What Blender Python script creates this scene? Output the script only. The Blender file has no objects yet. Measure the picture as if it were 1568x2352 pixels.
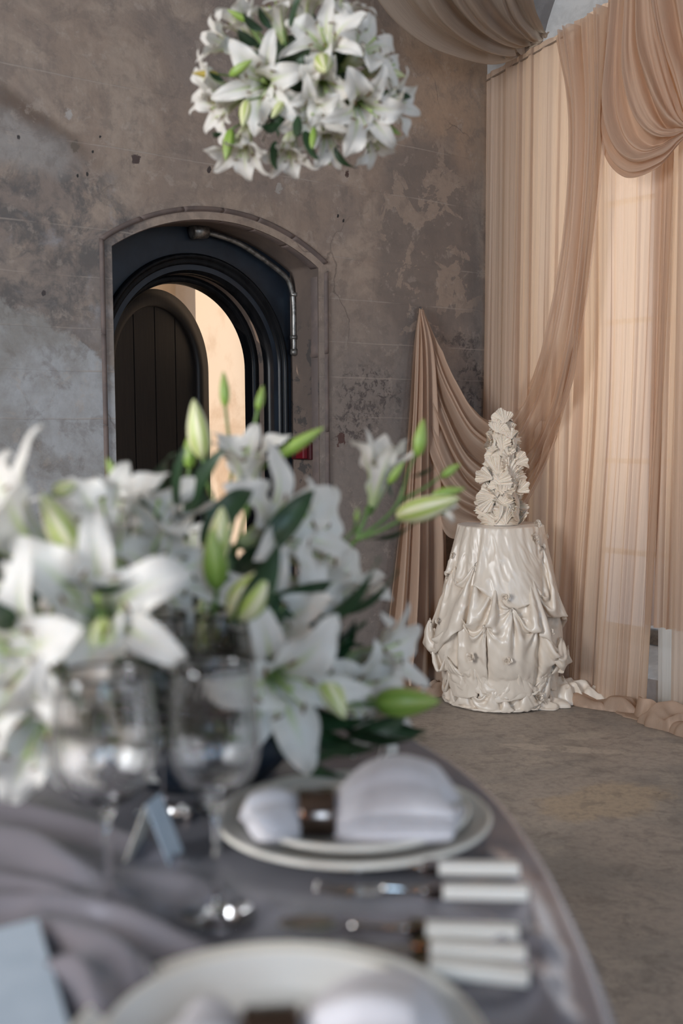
import bpy, bmesh, math, random
import numpy as np
from mathutils import Vector, Matrix
from mathutils.geometry import tessellate_polygon
random.seed(7); RNG = np.random.default_rng(7)
SC = bpy.context.scene; COL = SC.collection

# ---------------------------------------------------------------- camera
F = 2613.0; PITCH = math.radians(4.4); ROLL = math.radians(.4)
FW = np.array([0, math.cos(PITCH), -math.sin(PITCH)]); _u = np.array([0, math.sin(PITCH), math.cos(PITCH)]); _r = np.array([1., 0, 0])
RT = _r*math.cos(ROLL)-_u*math.sin(ROLL); UP = _u*math.cos(ROLL)+_r*math.sin(ROLL)
CAM = np.array([0, 0, 1.23])
cd = bpy.data.cameras.new('camera'); cam = bpy.data.objects.new('camera', cd); COL.objects.link(cam); SC.camera = cam
cd.sensor_fit = 'VERTICAL'; cd.sensor_height = 36.0; cd.lens = 36.0*F/2352
cam.matrix_world = Matrix(((RT[0], UP[0], -FW[0], CAM[0]), (RT[1], UP[1], -FW[1], CAM[1]), (RT[2], UP[2], -FW[2], CAM[2]), (0, 0, 0, 1)))
cd.clip_start = .05; cd.clip_end = 200
cd.dof.use_dof = True; cd.dof.focus_distance = 5.0; cd.dof.aperture_fstop = 2.6; cd.dof.aperture_blades = 0

# room frame: corner C0, RR along the back wall to the corner, NN out through the back wall
A0 = math.radians(50); RR = np.array([math.sin(A0), math.cos(A0), 0]); NN = np.array([-math.cos(A0), math.sin(A0), 0]); ZZ = np.array([0, 0, 1.])
C0 = np.array([.714, 5.604, 0])
def W(s, z, d=0): return C0+RR*s+NN*d+ZZ*z                 # back wall coordinates, d > 0 is outside
def V(t, z, d=0): return C0-NN*t-RR*d+ZZ*z                 # right wall coordinates, d > 0 is inside the room

# ---------------------------------------------------------------- world, sun, window light, exposure
wd = bpy.data.worlds.new('world'); SC.world = wd; wd.use_nodes = True
bg = wd.node_tree.nodes['Background']; bg.inputs[0].default_value = (.62, .76, 1, 1); bg.inputs[1].default_value = 1.0
def lamp(kind, name, loc, direction, energy, color, size=None):
    l = bpy.data.lights.new(name, kind); l.energy = energy; l.color = color
    if kind == 'AREA': l.shape = 'RECTANGLE'; l.size, l.size_y = size
    if kind == 'SUN': l.angle = math.radians(.6)
    o = bpy.data.objects.new(name, l); COL.objects.link(o); o.location = Vector(loc)
    o.rotation_euler = Vector(direction).to_track_quat('-Z', 'Y').to_euler(); return o
lamp('SUN', 'sun', (0, 0, 8), RR*.85-NN*.33-ZZ*.42, 5.4, (1, .82, .66))
lamp('AREA', 'window_light_side', V(2.4, 2.3, 8.0), RR+NN*.10-ZZ*.10, 430, (.93, .96, 1.0), (1.5, 2.6))
lamp('AREA', 'window_light_rear', V(7.35, 2.2, 6.0), NN-ZZ*.10+RR*.12, 165, (.50, .73, 1.0), (1.0, 2.2))
lamp('AREA', 'window_light_rear', V(7.35, 2.2, 2.2), NN-ZZ*.10, 60, (.85, .92, 1.0), (.9, 2.2))
lamp('AREA', 'window_light_right', V(1.1, 1.95, -.42), -RR, 37, (1, .96, .90), (1.3, 2.3))
for k, (t_, d_, z_) in enumerate(((4.6, 6.6, 1.9), (5.0, 6.9, 1.6), (5.3, 6.4, 2.1), (4.4, 6.8, 1.3))):
    q = lamp('POINT', 'added_warm_light', V(t_, z_, d_), -ZZ, 16, (1, .50, .22)); q.data.shadow_soft_size = .05  # unseen point lights added for orange reflections in the glasses
SC.view_settings.view_transform = 'Standard'; SC.view_settings.look = 'None'; SC.view_settings.exposure = -0.55; SC.view_settings.gamma = 1.0
SC.view_settings.use_curve_mapping = False
SC.cycles.use_denoising = True; SC.cycles.max_bounces = 8; SC.cycles.transparent_max_bounces = 10; SC.cycles.use_adaptive_sampling = True; SC.cycles.adaptive_threshold = .03
SC.cycles.sample_clamp_indirect = 25.0; SC.cycles.caustics_reflective = False; SC.cycles.caustics_refractive = False

# ---------------------------------------------------------------- pixel -> point on a real surface
def ray(x, y): return FW+RT*(x-784)/F-UP*(y-1176)/F
def onplane(x, y, P, N): d = ray(x, y); return CAM+d*(np.dot(P-CAM, N)/np.dot(d, N))
def onz(x, y, z): return onplane(x, y, np.array([0, 0, z]), ZZ)
def ony(x, y, Y): return onplane(x, y, np.array([0, Y, 0]), np.array([0, 1., 0]))
def onwall(x, y, d=0): return onplane(x, y, C0+NN*d, NN)
def onright(x, y, d=0): return onplane(x, y, C0-RR*d, RR)
def wc(x, y, d=0): P = onwall(x, y, d)-C0; return float(P@RR), float(P[2])

# ---------------------------------------------------------------- node helpers
def mk(name, rough=.6, **kw):
    m = bpy.data.materials.new(name); m.use_nodes = True; nt = m.node_tree; b = nt.nodes['Principled BSDF']
    b.inputs['Roughness'].default_value = rough
    for k, v in kw.items(): b.inputs[k.replace('_', ' ')].default_value = v
    return m, nt, b
def lk(nt, a, sock):
    if isinstance(a, bpy.types.NodeSocket): nt.links.new(a, sock)
    elif a is not None: sock.default_value = (tuple(a)+(1,))[:4] if (isinstance(a, (tuple, list)) and len(sock.default_value) == 4) else a
def M_(nt, op, a, b=None, c=None, clamp=False):
    n = nt.nodes.new('ShaderNodeMath'); n.operation = op; n.use_clamp = clamp; lk(nt, a, n.inputs[0]); lk(nt, b, n.inputs[1]); lk(nt, c, n.inputs[2]); return n.outputs[0]
def noise(nt, vec, scale, detail=4, rough=.55, dist=0):
    n = nt.nodes.new('ShaderNodeTexNoise'); lk(nt, vec, n.inputs['Vector']); n.inputs['Scale'].default_value = scale
    n.inputs['Detail'].default_value = detail; n.inputs['Roughness'].default_value = rough; n.inputs['Distortion'].default_value = dist; return n.outputs['Fac']
def mr(nt, v, a, b, c=0., d=1.):
    n = nt.nodes.new('ShaderNodeMapRange'); n.interpolation_type = 'SMOOTHSTEP'; lk(nt, v, n.inputs[0])
    for i, q in enumerate((a, b, c, d)): n.inputs[i+1].default_value = q
    return n.outputs[0]
def mixc(nt, f, a, b, mode='MIX'):
    n = nt.nodes.new('ShaderNodeMix'); n.data_type = 'RGBA'; n.blend_type = mode
    lk(nt, f, n.inputs[0]); lk(nt, a, n.inputs[6]); lk(nt, b, n.inputs[7]); return n.outputs[2]
def bump(nt, b, h, strength=.3, dist=.01):
    n = nt.nodes.new('ShaderNodeBump'); n.inputs['Strength'].default_value = strength; n.inputs['Distance'].default_value = dist
    lk(nt, h, n.inputs['Height']); nt.links.new(n.outputs[0], b.inputs['Normal'])
def coords(nt, kind='UV'):
    n = nt.nodes.new('ShaderNodeTexCoord'); return n.outputs[kind]
def mapping(nt, vec, scale=(1, 1, 1), loc=(0, 0, 0), rot=0):
    n = nt.nodes.new('ShaderNodeMapping'); lk(nt, vec, n.inputs[0]); n.inputs['Location'].default_value = loc; n.inputs['Scale'].default_value = scale
    n.inputs['Rotation'].default_value = (0, 0, rot); return n.outputs[0]
def sep(nt, vec):
    n = nt.nodes.new('ShaderNodeSeparateXYZ'); lk(nt, vec, n.inputs[0]); return n.outputs
def blob(nt, vec, cx, cy, rx, ry, rot=0, edge=(.9, 1.1), amp=.5, sc=6, det=5):
    """ragged patch: 1 inside, 0 outside"""
    x, y, _ = sep(nt, vec); c, s = math.cos(rot), math.sin(rot)
    dx = M_(nt, 'SUBTRACT', x, cx); dy = M_(nt, 'SUBTRACT', y, cy)
    a = M_(nt, 'DIVIDE', M_(nt, 'ADD', M_(nt, 'MULTIPLY', dx, c), M_(nt, 'MULTIPLY', dy, s)), rx)
    b = M_(nt, 'DIVIDE', M_(nt, 'SUBTRACT', M_(nt, 'MULTIPLY', dy, c), M_(nt, 'MULTIPLY', dx, s)), ry)
    r = M_(nt, 'SQRT', M_(nt, 'ADD', M_(nt, 'MULTIPLY', a, a), M_(nt, 'MULTIPLY', b, b)))
    n = M_(nt, 'MULTIPLY', M_(nt, 'SUBTRACT', noise(nt, vec, sc, det, .65), .5), amp*2)
    return mr(nt, M_(nt, 'ADD', r, n), edge[0], edge[1], 1., 0.)

# ---------------------------------------------------------------- mesh helpers
def tag(o, label=None, cat=None, group=None, kind=None):
    for k, v in (('label', label), ('category', cat), ('group', group), ('kind', kind)):
        if v: o[k] = v
    return o
def thing(name, loc, label, cat, group=None, rot=None):
    o = bpy.data.objects.new(name, None); COL.objects.link(o); o.location = Vector([float(q) for q in loc]); o.empty_display_size = .05
    if rot is not None: o.rotation_euler = rot
    return tag(o, label, cat, group)
def mesh(name, verts, faces, mat=None, smooth=True, uv=None):
    me = bpy.data.meshes.new(name); me.from_pydata([tuple(map(float, v)) for v in verts], [], [tuple(map(int, f)) for f in faces])
    if uv is not None:
        l = me.uv_layers.new(name='UVMap'); idx = np.empty(len(me.loops), dtype=np.int32); me.loops.foreach_get('vertex_index', idx)
        l.data.foreach_set('uv', np.asarray(uv, dtype=np.float32)[idx].ravel())
    if smooth: me.polygons.foreach_set('use_smooth', [True]*len(me.polygons))
    if mat: me.materials.append(mat)
    me.update(); return me
def obj(name, me, parent=None, world=True):
    o = bpy.data.objects.new(name, me); COL.objects.link(o)
    if parent is not None:
        o.parent = parent
        if world:   # the vertices are in world space and the parents are unrotated
            l = Vector((0, 0, 0)); p = parent
            while p is not None: l += p.location; p = p.parent
            o.location = -l
    return o
def rebase(o, at):
    """top-level mesh with world vertices: put its origin on its base"""
    at = Vector([float(q) for q in at]); o.data.transform(Matrix.Translation(-at)); o.location = at; return o
def gridf(n, m, pu=False, pv=False):
    f = []
    for i in range(n if pu else n-1):
        for j in range(m if pv else m-1):
            a = i*m+j; b = ((i+1) % n)*m+j; c = ((i+1) % n)*m+(j+1) % m; d = i*m+(j+1) % m
            f.append((a, b, c, d))
    return f
def gridmesh(name, G, mat, pu=False, pv=False, uv=None):
    n, m, _ = G.shape
    if uv is None:
        U, Vv = np.meshgrid(np.linspace(0, 1, n), np.linspace(0, 1, m), indexing='ij'); uv = np.stack([U, Vv], -1).reshape(-1, 2)
    return mesh(name, G.reshape(-1, 3), gridf(n, m, pu, pv), mat, True, uv)
def boxv(lo, hi):
    x0, y0, z0 = lo; x1, y1, z1 = hi
    return ([(x0, y0, z0), (x1, y0, z0), (x1, y1, z0), (x0, y1, z0), (x0, y0, z1), (x1, y0, z1), (x1, y1, z1), (x0, y1, z1)],
            [(0, 3, 2, 1), (4, 5, 6, 7), (0, 1, 5, 4), (1, 2, 6, 5), (2, 3, 7, 6), (3, 0, 4, 7)])
def bevbox(name, lo, hi, mat, bev=.003, seg=2, fn=None):
    bm = bmesh.new(); v, f = boxv(lo, hi); vs = [bm.verts.new(q) for q in v]
    for q in f: bm.faces.new([vs[i] for i in q])
    if bev: bmesh.ops.bevel(bm, geom=list(bm.edges), offset=bev, segments=seg, affect='EDGES', profile=.5)
    me = bpy.data.meshes.new(name); bm.to_mesh(me); bm.free()
    if fn:
        for q in me.vertices: q.co = Vector([float(k) for k in fn(*q.co)])
    me.materials.append(mat); return me
def cat(P, n):
    """Catmull-Rom through rows of P (k, ...) resampled to n rows"""
    P = np.asarray(P, float); k = len(P)
    if k == 2:
        t = np.linspace(0, 1, n).reshape((-1,)+(1,)*(P.ndim-1)); return P[0]*(1-t)+P[1]*t
    Q = np.concatenate([2*P[:1]-P[1:2], P, 2*P[-1:]-P[-2:-1]]); t = np.linspace(0, k-1-1e-9, n); i = t.astype(int); f = (t-i).reshape((-1,)+(1,)*(P.ndim-1))
    a, b, c, d = Q[i], Q[i+1], Q[i+2], Q[i+3]
    return .5*(2*b+(c-a)*f+(2*a-5*b+4*c-d)*f**2+(3*b-3*c+d-a)*f**3)
def tube_g(P, r, n=8, ns=None):
    P = np.asarray(P, float)
    if ns: P = cat(P, ns)
    T = np.gradient(P, axis=0); T /= np.linalg.norm(T, axis=1)[:, None]+1e-12
    ref = np.array([.13, .31, .94]) if abs(T[0] @ np.array([.13, .31, .94])) < .9 else np.array([1., .2, 0])
    N = np.cross(T, ref); N /= np.linalg.norm(N, axis=1)[:, None]; B = np.cross(T, N)
    r = np.broadcast_to(np.asarray(r, float), (len(P),)) if np.ndim(r) == 0 else cat(np.asarray(r, float)[:, None], len(P))[:, 0]
    a = np.linspace(0, 2*np.pi, n, endpoint=False)
    return P[:, None]+r[:, None, None]*(np.cos(a)[None, :, None]*N[:, None]+np.sin(a)[None, :, None]*B[:, None])
def tube(name, P, r, mat, n=8, ns=None):
    G = tube_g(P, r, n, ns); k, m, _ = G.shape; f = gridf(k, m, False, True)
    f += [tuple(range(m)), tuple(range((k-1)*m, k*m))[::-1]]
    return mesh(name, G.reshape(-1, 3), f, mat)
def lathe(name, prof, mat, n=48, mod=None, at=(0, 0, 0)):
    prof = np.asarray(prof, float); a = np.linspace(0, 2*np.pi, n, endpoint=False); G = np.zeros((n, len(prof), 3))
    r = prof[None, :, 0]*np.ones((n, 1))
    if mod is not None: r = r+mod(a[:, None], prof[None, :, 0], prof[None, :, 1])
    G[..., 0] = r*np.cos(a)[:, None]+at[0]; G[..., 1] = r*np.sin(a)[:, None]+at[1]; G[..., 2] = prof[None, :, 1]+at[2]
    return gridmesh(name, G, mat, pu=True)
def folds(u, v, spec, seed=0):
    """smooth random pleat signal; spec = [(freq, amp, drift)]"""
    g = np.random.default_rng(seed); o = 0; u = u+.022*np.sin(2*np.pi*2.3*u+seed)+.011*np.sin(2*np.pi*5.1*u+2*seed)
    for f, a, dr in spec:
        ph = g.uniform(0, 6.28); ph2 = g.uniform(0, 6.28)
        s = np.sin(2*np.pi*f*u+ph+dr*np.sin(1.7*v+ph2)+.35*np.sin(2*np.pi*f*.37*u+ph2)); o = o+a*np.sign(s)*np.abs(s)**.8
    return o
def normals(G):
    a = np.gradient(G, axis=0); b = np.gradient(G, axis=1); n = np.cross(a, b); return n/(np.linalg.norm(n, axis=-1, keepdims=True)+1e-9)
def n2(X, Y, scale, seed, octv=3):
    """cheap smooth 2D noise from rotated sines"""
    g = np.random.default_rng(seed); o = 0
    for k in range(octv*4):
        a = g.uniform(0, 6.28); f = scale*(1.8**(k//4))*g.uniform(.7, 1.3); o = o+np.sin(2*np.pi*f*(X*np.cos(a)+Y*np.sin(a))+g.uniform(0, 6.28))/(1.8**(k//4))
    return o/3.2
def ridged(X, Y, scale, seed): return 1-np.abs(n2(X+.03*n2(X, Y, scale*2, seed+5, 1), Y, scale, seed, 2))*1.6

# ================================================================= materials
def wall_material():
    m, nt, b = mk('aged_plaster', .85); uv = coords(nt)
    big = noise(nt, uv, .9, 5, .6); med = noise(nt, uv, 3.2, 6, .65, .4); fine = noise(nt, uv, 26, 5, .7); streak = noise(nt, mapping(nt, uv, (9, 1.1, 1)), 4, 4, .6)
    c = mixc(nt, mr(nt, big, .42, .58), (.31, .235, .185), (.255, .205, .175))
    c = mixc(nt, mr(nt, med, .46, .62), c, (.375, .295, .235))
    c = mixc(nt, M_(nt, 'MULTIPLY', mr(nt, streak, .5, .75), .35), c, (.20, .165, .14))
    x, z, _ = sep(nt, uv)
    # zone tints: greyer lower courses; warmer upper right is paint plus painted-in curtain glow
    low = mr(nt, M_(nt, 'ADD', z, M_(nt, 'MULTIPLY', M_(nt, 'SUBTRACT', med, .5), .9)), 1.4, 2.05, 1., 0.)
    c = mixc(nt, M_(nt, 'MULTIPLY', low, .75), c, (.235, .205, .185))
    s0, z0 = wc(1040, 240); c = mixc(nt, M_(nt, 'MULTIPLY', blob(nt, uv, s0, z0+.05, .42, .42, 0, (.3, 1.3), .25, 2), .75), c, (.40, .275, .185))
    # peeled layer right of the door
    s0, z0 = wc(985, 560); zone = blob(nt, uv, s0, z0, .36, .52, 0, (.8, 1.1), .35, 3)
    c = mixc(nt, M_(nt, 'MULTIPLY', zone, .8), c, (.185, .152, .132))
    peel = mr(nt, noise(nt, uv, 5.2, 7, .62, .5), .53, .545)
    c = mixc(nt, M_(nt, 'MULTIPLY', M_(nt, 'MULTIPLY', peel, zone), .85), c, (.34, .265, .21))
    # dark mottled mould left of the door and speckled mould right of it
    s0, z0 = wc(110, 560); zone2 = blob(nt, uv, s0, z0, .52, .34, 0, (.6, 1.2), .5, 3)
    mott = mr(nt, noise(nt, uv, 7.5, 8, .72, .6), .44, .60)
    c = mixc(nt, M_(nt, 'MULTIPLY', M_(nt, 'MULTIPLY', mott, zone2), .85), c, (.115, .108, .105))
    c = mixc(nt, M_(nt, 'MULTIPLY', M_(nt, 'MULTIPLY', mr(nt, noise(nt, uv, 4.1, 6, .6, .3), .55, .66), zone2), .6), c, (.37, .36, .37))
    for (px, py, rx, ry, seed_s) in ((850, 905, .22, .16, 30), (820, 970, .18, .12, 24), (300, 585, .10, .16, 18), (1080, 900, .12, .35, 22), (1060, 780, .16, .05, 14)):
        s0, z0 = wc(px, py); zz = blob(nt, uv, s0, z0, rx, ry, 0, (.5, 1.1), .7, 8)
        c = mixc(nt, M_(nt, 'MULTIPLY', M_(nt, 'MULTIPLY', mr(nt, noise(nt, uv, seed_s, 8, .75, .5), .49, .58), zz), .85), c, (.075, .062, .06))
    s0, z0 = wc(780, 1005); c = mixc(nt, blob(nt, uv, s0, z0, .055, .04, -.3, (.4, .6), 1.9, 18), c, (.10, .05, .042))
    # brown run stain, upper left
    s0, z0 = wc(40, 250); c = mixc(nt, M_(nt, 'MULTIPLY', blob(nt, uv, s0, z0, .36, .055, -.42, (.4, 1.3), .5, 5), .75), c, (.12, .082, .06))
    s0, z0 = wc(30, 320); c = mixc(nt, M_(nt, 'MULTIPLY', blob(nt, uv, s0, z0, .28, .10, -.2, (.5, 1.2), .6, 5), .6), c, (.36, .345, .33))
    # fresh grey skim patch, left of the door, fading downwards
    s0, z0 = wc(95, 985); pt = blob(nt, uv, s0-.42, z0-.06, .92, .56, .03, (.93, .97), .20, 4, 8)
    pc = mixc(nt, mr(nt, noise(nt, uv, 2.6, 5, .6, .5), .4, .62), (.43, .435, .44), (.29, .275, .255))
    c = mixc(nt, M_(nt, 'MULTIPLY', pt, mr(nt, z, .35, 1.0)), c, pc)
    c = mixc(nt, M_(nt, 'MULTIPLY', mr(nt, noise(nt, uv, 9.5, 8, .7, .4), .50, .62), .38), c, (.155, .128, .112))
    c = mixc(nt, M_(nt, 'MULTIPLY', mr(nt, noise(nt, mapping(nt, uv, (1, 1, 1), (3.3, 1.7, 0)), 13, 8, .72, .3), .56, .64), .35), c, (.46, .39, .33))
    # knocked holes and filled spots
    for (px, py, r, col) in ((312, 366, .020, (.075, .05, .045)), (480, 390, .012, (.06, .045, .04)), (172, 338, .02, (.15, .12, .095)), (793, 402, .03, (.37, .30, .25)), (797, 398, .014, (.08, .045, .035)),
                             (776, 497, .008, (.01, .01, .01)), (789, 505, .008, (.01, .01, .01)), (230, 314, .006, (.02, .02, .02)), (213, 349, .005, (.02, .02, .02)), (200, 401, .008, (.02, .02, .02)),
                             (178, 404, .005, (.02, .02, .02)), (42, 315, .008, (.05, .045, .045)), (157, 262, .018, (.42, .38, .35)), (640, 432, .02, (.36, .33, .30)), (100, 672, .010, (.06, .05, .05))):
        s0, z0 = wc(px, py); c = mixc(nt, blob(nt, uv, s0, z0, r, r*1.5, -.3, (.6, .9), 1.1, 45, 4), c, col)
    # scribed coursing lines and hairline cracks
    lines = None
    for (px, py) in ((100, 163), (277, 342), (857, 693), (857, 790), (700, 865), (857, 600), (857, 960)):
        zl = wc(px, py)[1]; q = M_(nt, 'ABSOLUTE', M_(nt, 'SUBTRACT', M_(nt, 'ADD', z, M_(nt, 'MULTIPLY', noise(nt, uv, 3, 2), .012)), zl+.006)); g = mr(nt, q, .0015, .0045, 1., 0.)
        lines = g if lines is None else M_(nt, 'MAXIMUM', lines, g)
    lm = M_(nt, 'MULTIPLY', lines, mr(nt, noise(nt, uv, 2.3, 4), .42, .55)); c = mixc(nt, M_(nt, 'MULTIPLY', lm, .55), c, (.40, .34, .29))
    vz = nt.nodes.new('ShaderNodeTexVoronoi'); vz.feature = 'DISTANCE_TO_EDGE'; vz.inputs['Scale'].default_value = 1.1
    wv = nt.nodes.new('ShaderNodeVectorMath'); wv.operation = 'ADD'; lk(nt, uv, wv.inputs[0]); nn = nt.nodes.new('ShaderNodeTexNoise'); nn.inputs['Scale'].default_value = 3; nn.inputs['Detail'].default_value = 6; lk(nt, uv, nn.inputs['Vector'])
    sc = nt.nodes.new('ShaderNodeVectorMath'); sc.operation = 'SCALE'; sc.inputs['Scale'].default_value = .35; nt.links.new(nn.outputs['Color'], sc.inputs[0]); nt.links.new(sc.outputs[0], wv.inputs[1]); nt.links.new(wv.outputs[0], vz.inputs['Vector'])
    crack = M_(nt, 'MULTIPLY', mr(nt, vz.outputs['Distance'], .0, .006, 1., 0.), mr(nt, noise(nt, uv, 1.4, 3), .52, .62)); c = mixc(nt, M_(nt, 'MULTIPLY', crack, .6), c, (.09, .07, .06))
    c = mixc(nt, M_(nt, 'MULTIPLY', mr(nt, fine, .35, .75), .22), c, (.13, .11, .10))
    c = mixc(nt, 1.0, c, (WALLK,)*3, 'MULTIPLY')
    lk(nt, c, b.inputs['Base Color'])
    h = M_(nt, 'ADD', M_(nt, 'MULTIPLY', fine, .25), M_(nt, 'ADD', M_(nt, 'MULTIPLY', med, .7), M_(nt, 'ADD', M_(nt, 'MULTIPLY', pt, .25), M_(nt, 'MULTIPLY', lines, .2)))); bump(nt, b, h, .5, .012)
    return m
WALLK = 1.0
M_WALL = wall_material()
def simple_noise(name, c1, c2, rough=.6, sc=8, bstr=.2, bd=.003, kind='Object', lo=.4, hi=.6, mapsc=None, **kw):
    m, nt, b = mk(name, rough, **kw); v = coords(nt, kind)
    if mapsc: v = mapping(nt, v, mapsc)
    n = noise(nt, v, sc, 6, .6, .3); lk(nt, mixc(nt, mr(nt, n, lo, hi), c1, c2), b.inputs['Base Color'])
    if bstr: bump(nt, b, n, bstr, bd)
    return m
M_PLAIN = simple_noise('old_plaster_plain', (.27, .235, .21), (.21, .19, .175), .9, 2.5)
M_CEIL = simple_noise('ceiling_plaster', (.33, .29, .25), (.28, .25, .22), .9, 1.5)
M_STONE = simple_noise('surround_stone', (.155, .115, .10), (.115, .088, .08), .75, 9, .4, .004)
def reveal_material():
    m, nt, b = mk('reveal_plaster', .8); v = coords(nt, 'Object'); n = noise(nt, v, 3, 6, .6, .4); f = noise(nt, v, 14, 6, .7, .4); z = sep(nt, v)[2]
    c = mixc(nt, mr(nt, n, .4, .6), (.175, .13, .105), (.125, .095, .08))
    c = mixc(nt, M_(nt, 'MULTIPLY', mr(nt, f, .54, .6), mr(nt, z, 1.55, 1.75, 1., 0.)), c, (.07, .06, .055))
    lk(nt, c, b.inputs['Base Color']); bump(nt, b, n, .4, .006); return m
M_REV = reveal_material()
M_BLACK = simple_noise('black_gloss_paint', (.004, .0045, .0055), (.007, .0075, .009), .26, 30, .10, .001, mapsc=(1, 1, .12), Specular_IOR_Level=.14)
M_NAVY = simple_noise('navy_paint', (.007, .013, .023), (.012, .021, .034), .42, 6, .25, .002)
M_LEAFDOOR = simple_noise('dark_door_paint', (.010, .008, .007), (.016, .012, .010), .5, 20, .15, .001, mapsc=(6, 6, .4))
M_SUNWALL = simple_noise('limewashed_wall', (.74, .64, .52), (.56, .43, .31), .9, 2.2, .3, .01, lo=.45, hi=.65)
M_GALV = simple_noise('galvanised_steel', (.30, .29, .27), (.16, .15, .14), .4, 40, .1, .001, Metallic=.8)
M_RED, _, _ = mk('red_box', .4, Base_Color=(.14, .006, .012, 1))
M_RED2, _, _ = mk('dark_red_box', .5, Base_Color=(.06, .008, .01, 1))
M_PAINTW = simple_noise('pale_window_paint', (.55, .56, .57), (.45, .46, .47), .5, 10, .1, .001)
M_LEAD = simple_noise('window_iron', (.13, .12, .11), (.2, .18, .16), .5, 30, .1, .001)
def glass_mat(name, ior=1.5, rough=0.0, tint=(1, 1, 1)):
    m, nt, b = mk(name, rough, Base_Color=tint+(1,), IOR=ior); b.inputs['Transmission Weight'].default_value = 1.0; return m
M_GLASS = glass_mat('clear_glass', 1.5)
def pane_mat():
    m = bpy.data.materials.new('window_glass'); m.use_nodes = True; nt = m.node_tree; nt.nodes.clear(); o = nt.nodes.new('ShaderNodeOutputMaterial')
    t = nt.nodes.new('ShaderNodeBsdfTransparent'); t.inputs[0].default_value = (.92, .95, .96, 1); g = nt.nodes.new('ShaderNodeBsdfGlossy'); g.inputs['Roughness'].default_value = .05
    mx = nt.nodes.new('ShaderNodeMixShader'); mx.inputs[0].default_value = .08; nt.links.new(t.outputs[0], mx.inputs[1]); nt.links.new(g.outputs[0], mx.inputs[2]); nt.links.new(mx.outputs[0], o.inputs[0]); return m
M_PANE = pane_mat()
def floor_material():
    m, nt, b = mk('stained_concrete', .62); v = coords(nt); big = noise(nt, v, .9, 6, .6, .5); med = noise(nt, v, 3.5, 7, .65, .6); fine = noise(nt, v, 40, 5, .7)
    c = mixc(nt, mr(nt, big, .4, .6), (.42, .35, .29), (.29, .255, .22))
    c = mixc(nt, M_(nt, 'MULTIPLY', mr(nt, med, .5, .68), .6), c, (.54, .45, .36))
    c = mixc(nt, M_(nt, 'MULTIPLY', mr(nt, noise(nt, v, 2.1, 6, .6, .8), .52, .7), .5), c, (.17, .14, .115))
    for (px, py, rx, ry, rot, col, k) in ((1390, 1840, .30, .17, .5, (.50, .38, .26), .8), (1290, 1720, .26, .05, -.25, (.56, .47, .38), .75), (1150, 1650, .45, .22, 0, (.42, .35, .29), .7), (1330, 1690, .12, .06, 0, (.5, .43, .35), .6)):
        P = onz(px, py, 0); c = mixc(nt, M_(nt, 'MULTIPLY', blob(nt, v, P[0], P[1], rx, ry, rot, (.65, 1.05), .8, 6, 8), k), c, col)
    vo = nt.nodes.new('ShaderNodeTexVoronoi'); vo.inputs['Scale'].default_value = 14; lk(nt, v, vo.inputs['Vector'])
    sp = M_(nt, 'MULTIPLY', mr(nt, vo.outputs['Distance'], .02, .09, 1., 0.), mr(nt, noise(nt, v, 5, 2), .5, .6)); c = mixc(nt, M_(nt, 'MULTIPLY', sp, .7), c, (.05, .042, .036))
    vo2 = nt.nodes.new('ShaderNodeTexVoronoi'); vo2.inputs['Scale'].default_value = 23; lk(nt, v, vo2.inputs['Vector'])
    c = mixc(nt, M_(nt, 'MULTIPLY', mr(nt, vo2.outputs['Distance'], .02, .07, 1., 0.), .35), c, (.40, .37, .34))
    c = mixc(nt, M_(nt, 'MULTIPLY', mr(nt, noise(nt, v, 11, 8, .7, .5), .5, .62), .4), c, (.16, .135, .115)); c = mixc(nt, M_(nt, 'MULTIPLY', mr(nt, fine, .4, .7), .3), c, (.10, .085, .075))
    lk(nt, c, b.inputs['Base Color']); lk(nt, mr(nt, med, .3, .7, .5, .75), b.inputs['Roughness']); bump(nt, b, M_(nt, 'ADD', fine, M_(nt, 'MULTIPLY', med, .8)), .25, .005); return m
M_FLOOR = floor_material()
def cloth_sheer(name, col, transp=.12, trans=.5):
    m = bpy.data.materials.new(name); m.use_nodes = True; nt = m.node_tree; nt.nodes.clear(); o = nt.nodes.new('ShaderNodeOutputMaterial')
    uv = coords(nt, 'UV'); wv = noise(nt, mapping(nt, uv, (160, 3, 1)), 4, 3, .6); c = mixc(nt, mr(nt, wv, .3, .7), col, tuple(q*.86 for q in col))
    d = nt.nodes.new('ShaderNodeBsdfDiffuse'); t = nt.nodes.new('ShaderNodeBsdfTranslucent'); lk(nt, c, d.inputs[0]); lk(nt, mixc(nt, 1., c, (1.0, .93, .84), 'MULTIPLY'), t.inputs[0])
    mx = nt.nodes.new('ShaderNodeMixShader'); mx.inputs[0].default_value = trans; nt.links.new(d.outputs[0], mx.inputs[1]); nt.links.new(t.outputs[0], mx.inputs[2])
    tr = nt.nodes.new('ShaderNodeBsdfTransparent'); m2 = nt.nodes.new('ShaderNodeMixShader'); m2.inputs[0].default_value = transp
    nt.links.new(mx.outputs[0], m2.inputs[1]); nt.links.new(tr.outputs[0], m2.inputs[2])
    g = nt.nodes.new('ShaderNodeBsdfGlossy'); g.inputs['Roughness'].default_value = .5; lk(nt, c, g.inputs[0]); m3 = nt.nodes.new('ShaderNodeMixShader'); m3.inputs[0].default_value = .06
    nt.links.new(m2.outputs[0], m3.inputs[1]); nt.links.new(g.outputs[0], m3.inputs[2]); nt.links.new(m3.outputs[0], o.inputs[0]); return m
M_CHIF = cloth_sheer('peach_chiffon', (.76, .57, .435), .09, .52)
M_CHIF2 = cloth_sheer('peach_chiffon_sheer', (.77, .59, .46), .32, .5)
M_LINING = cloth_sheer('white_lining', (.86, .85, .82), .22, .6)
M_CHIFD = cloth_sheer('beige_chiffon', (.55, .46, .38), .10, .4)
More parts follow.
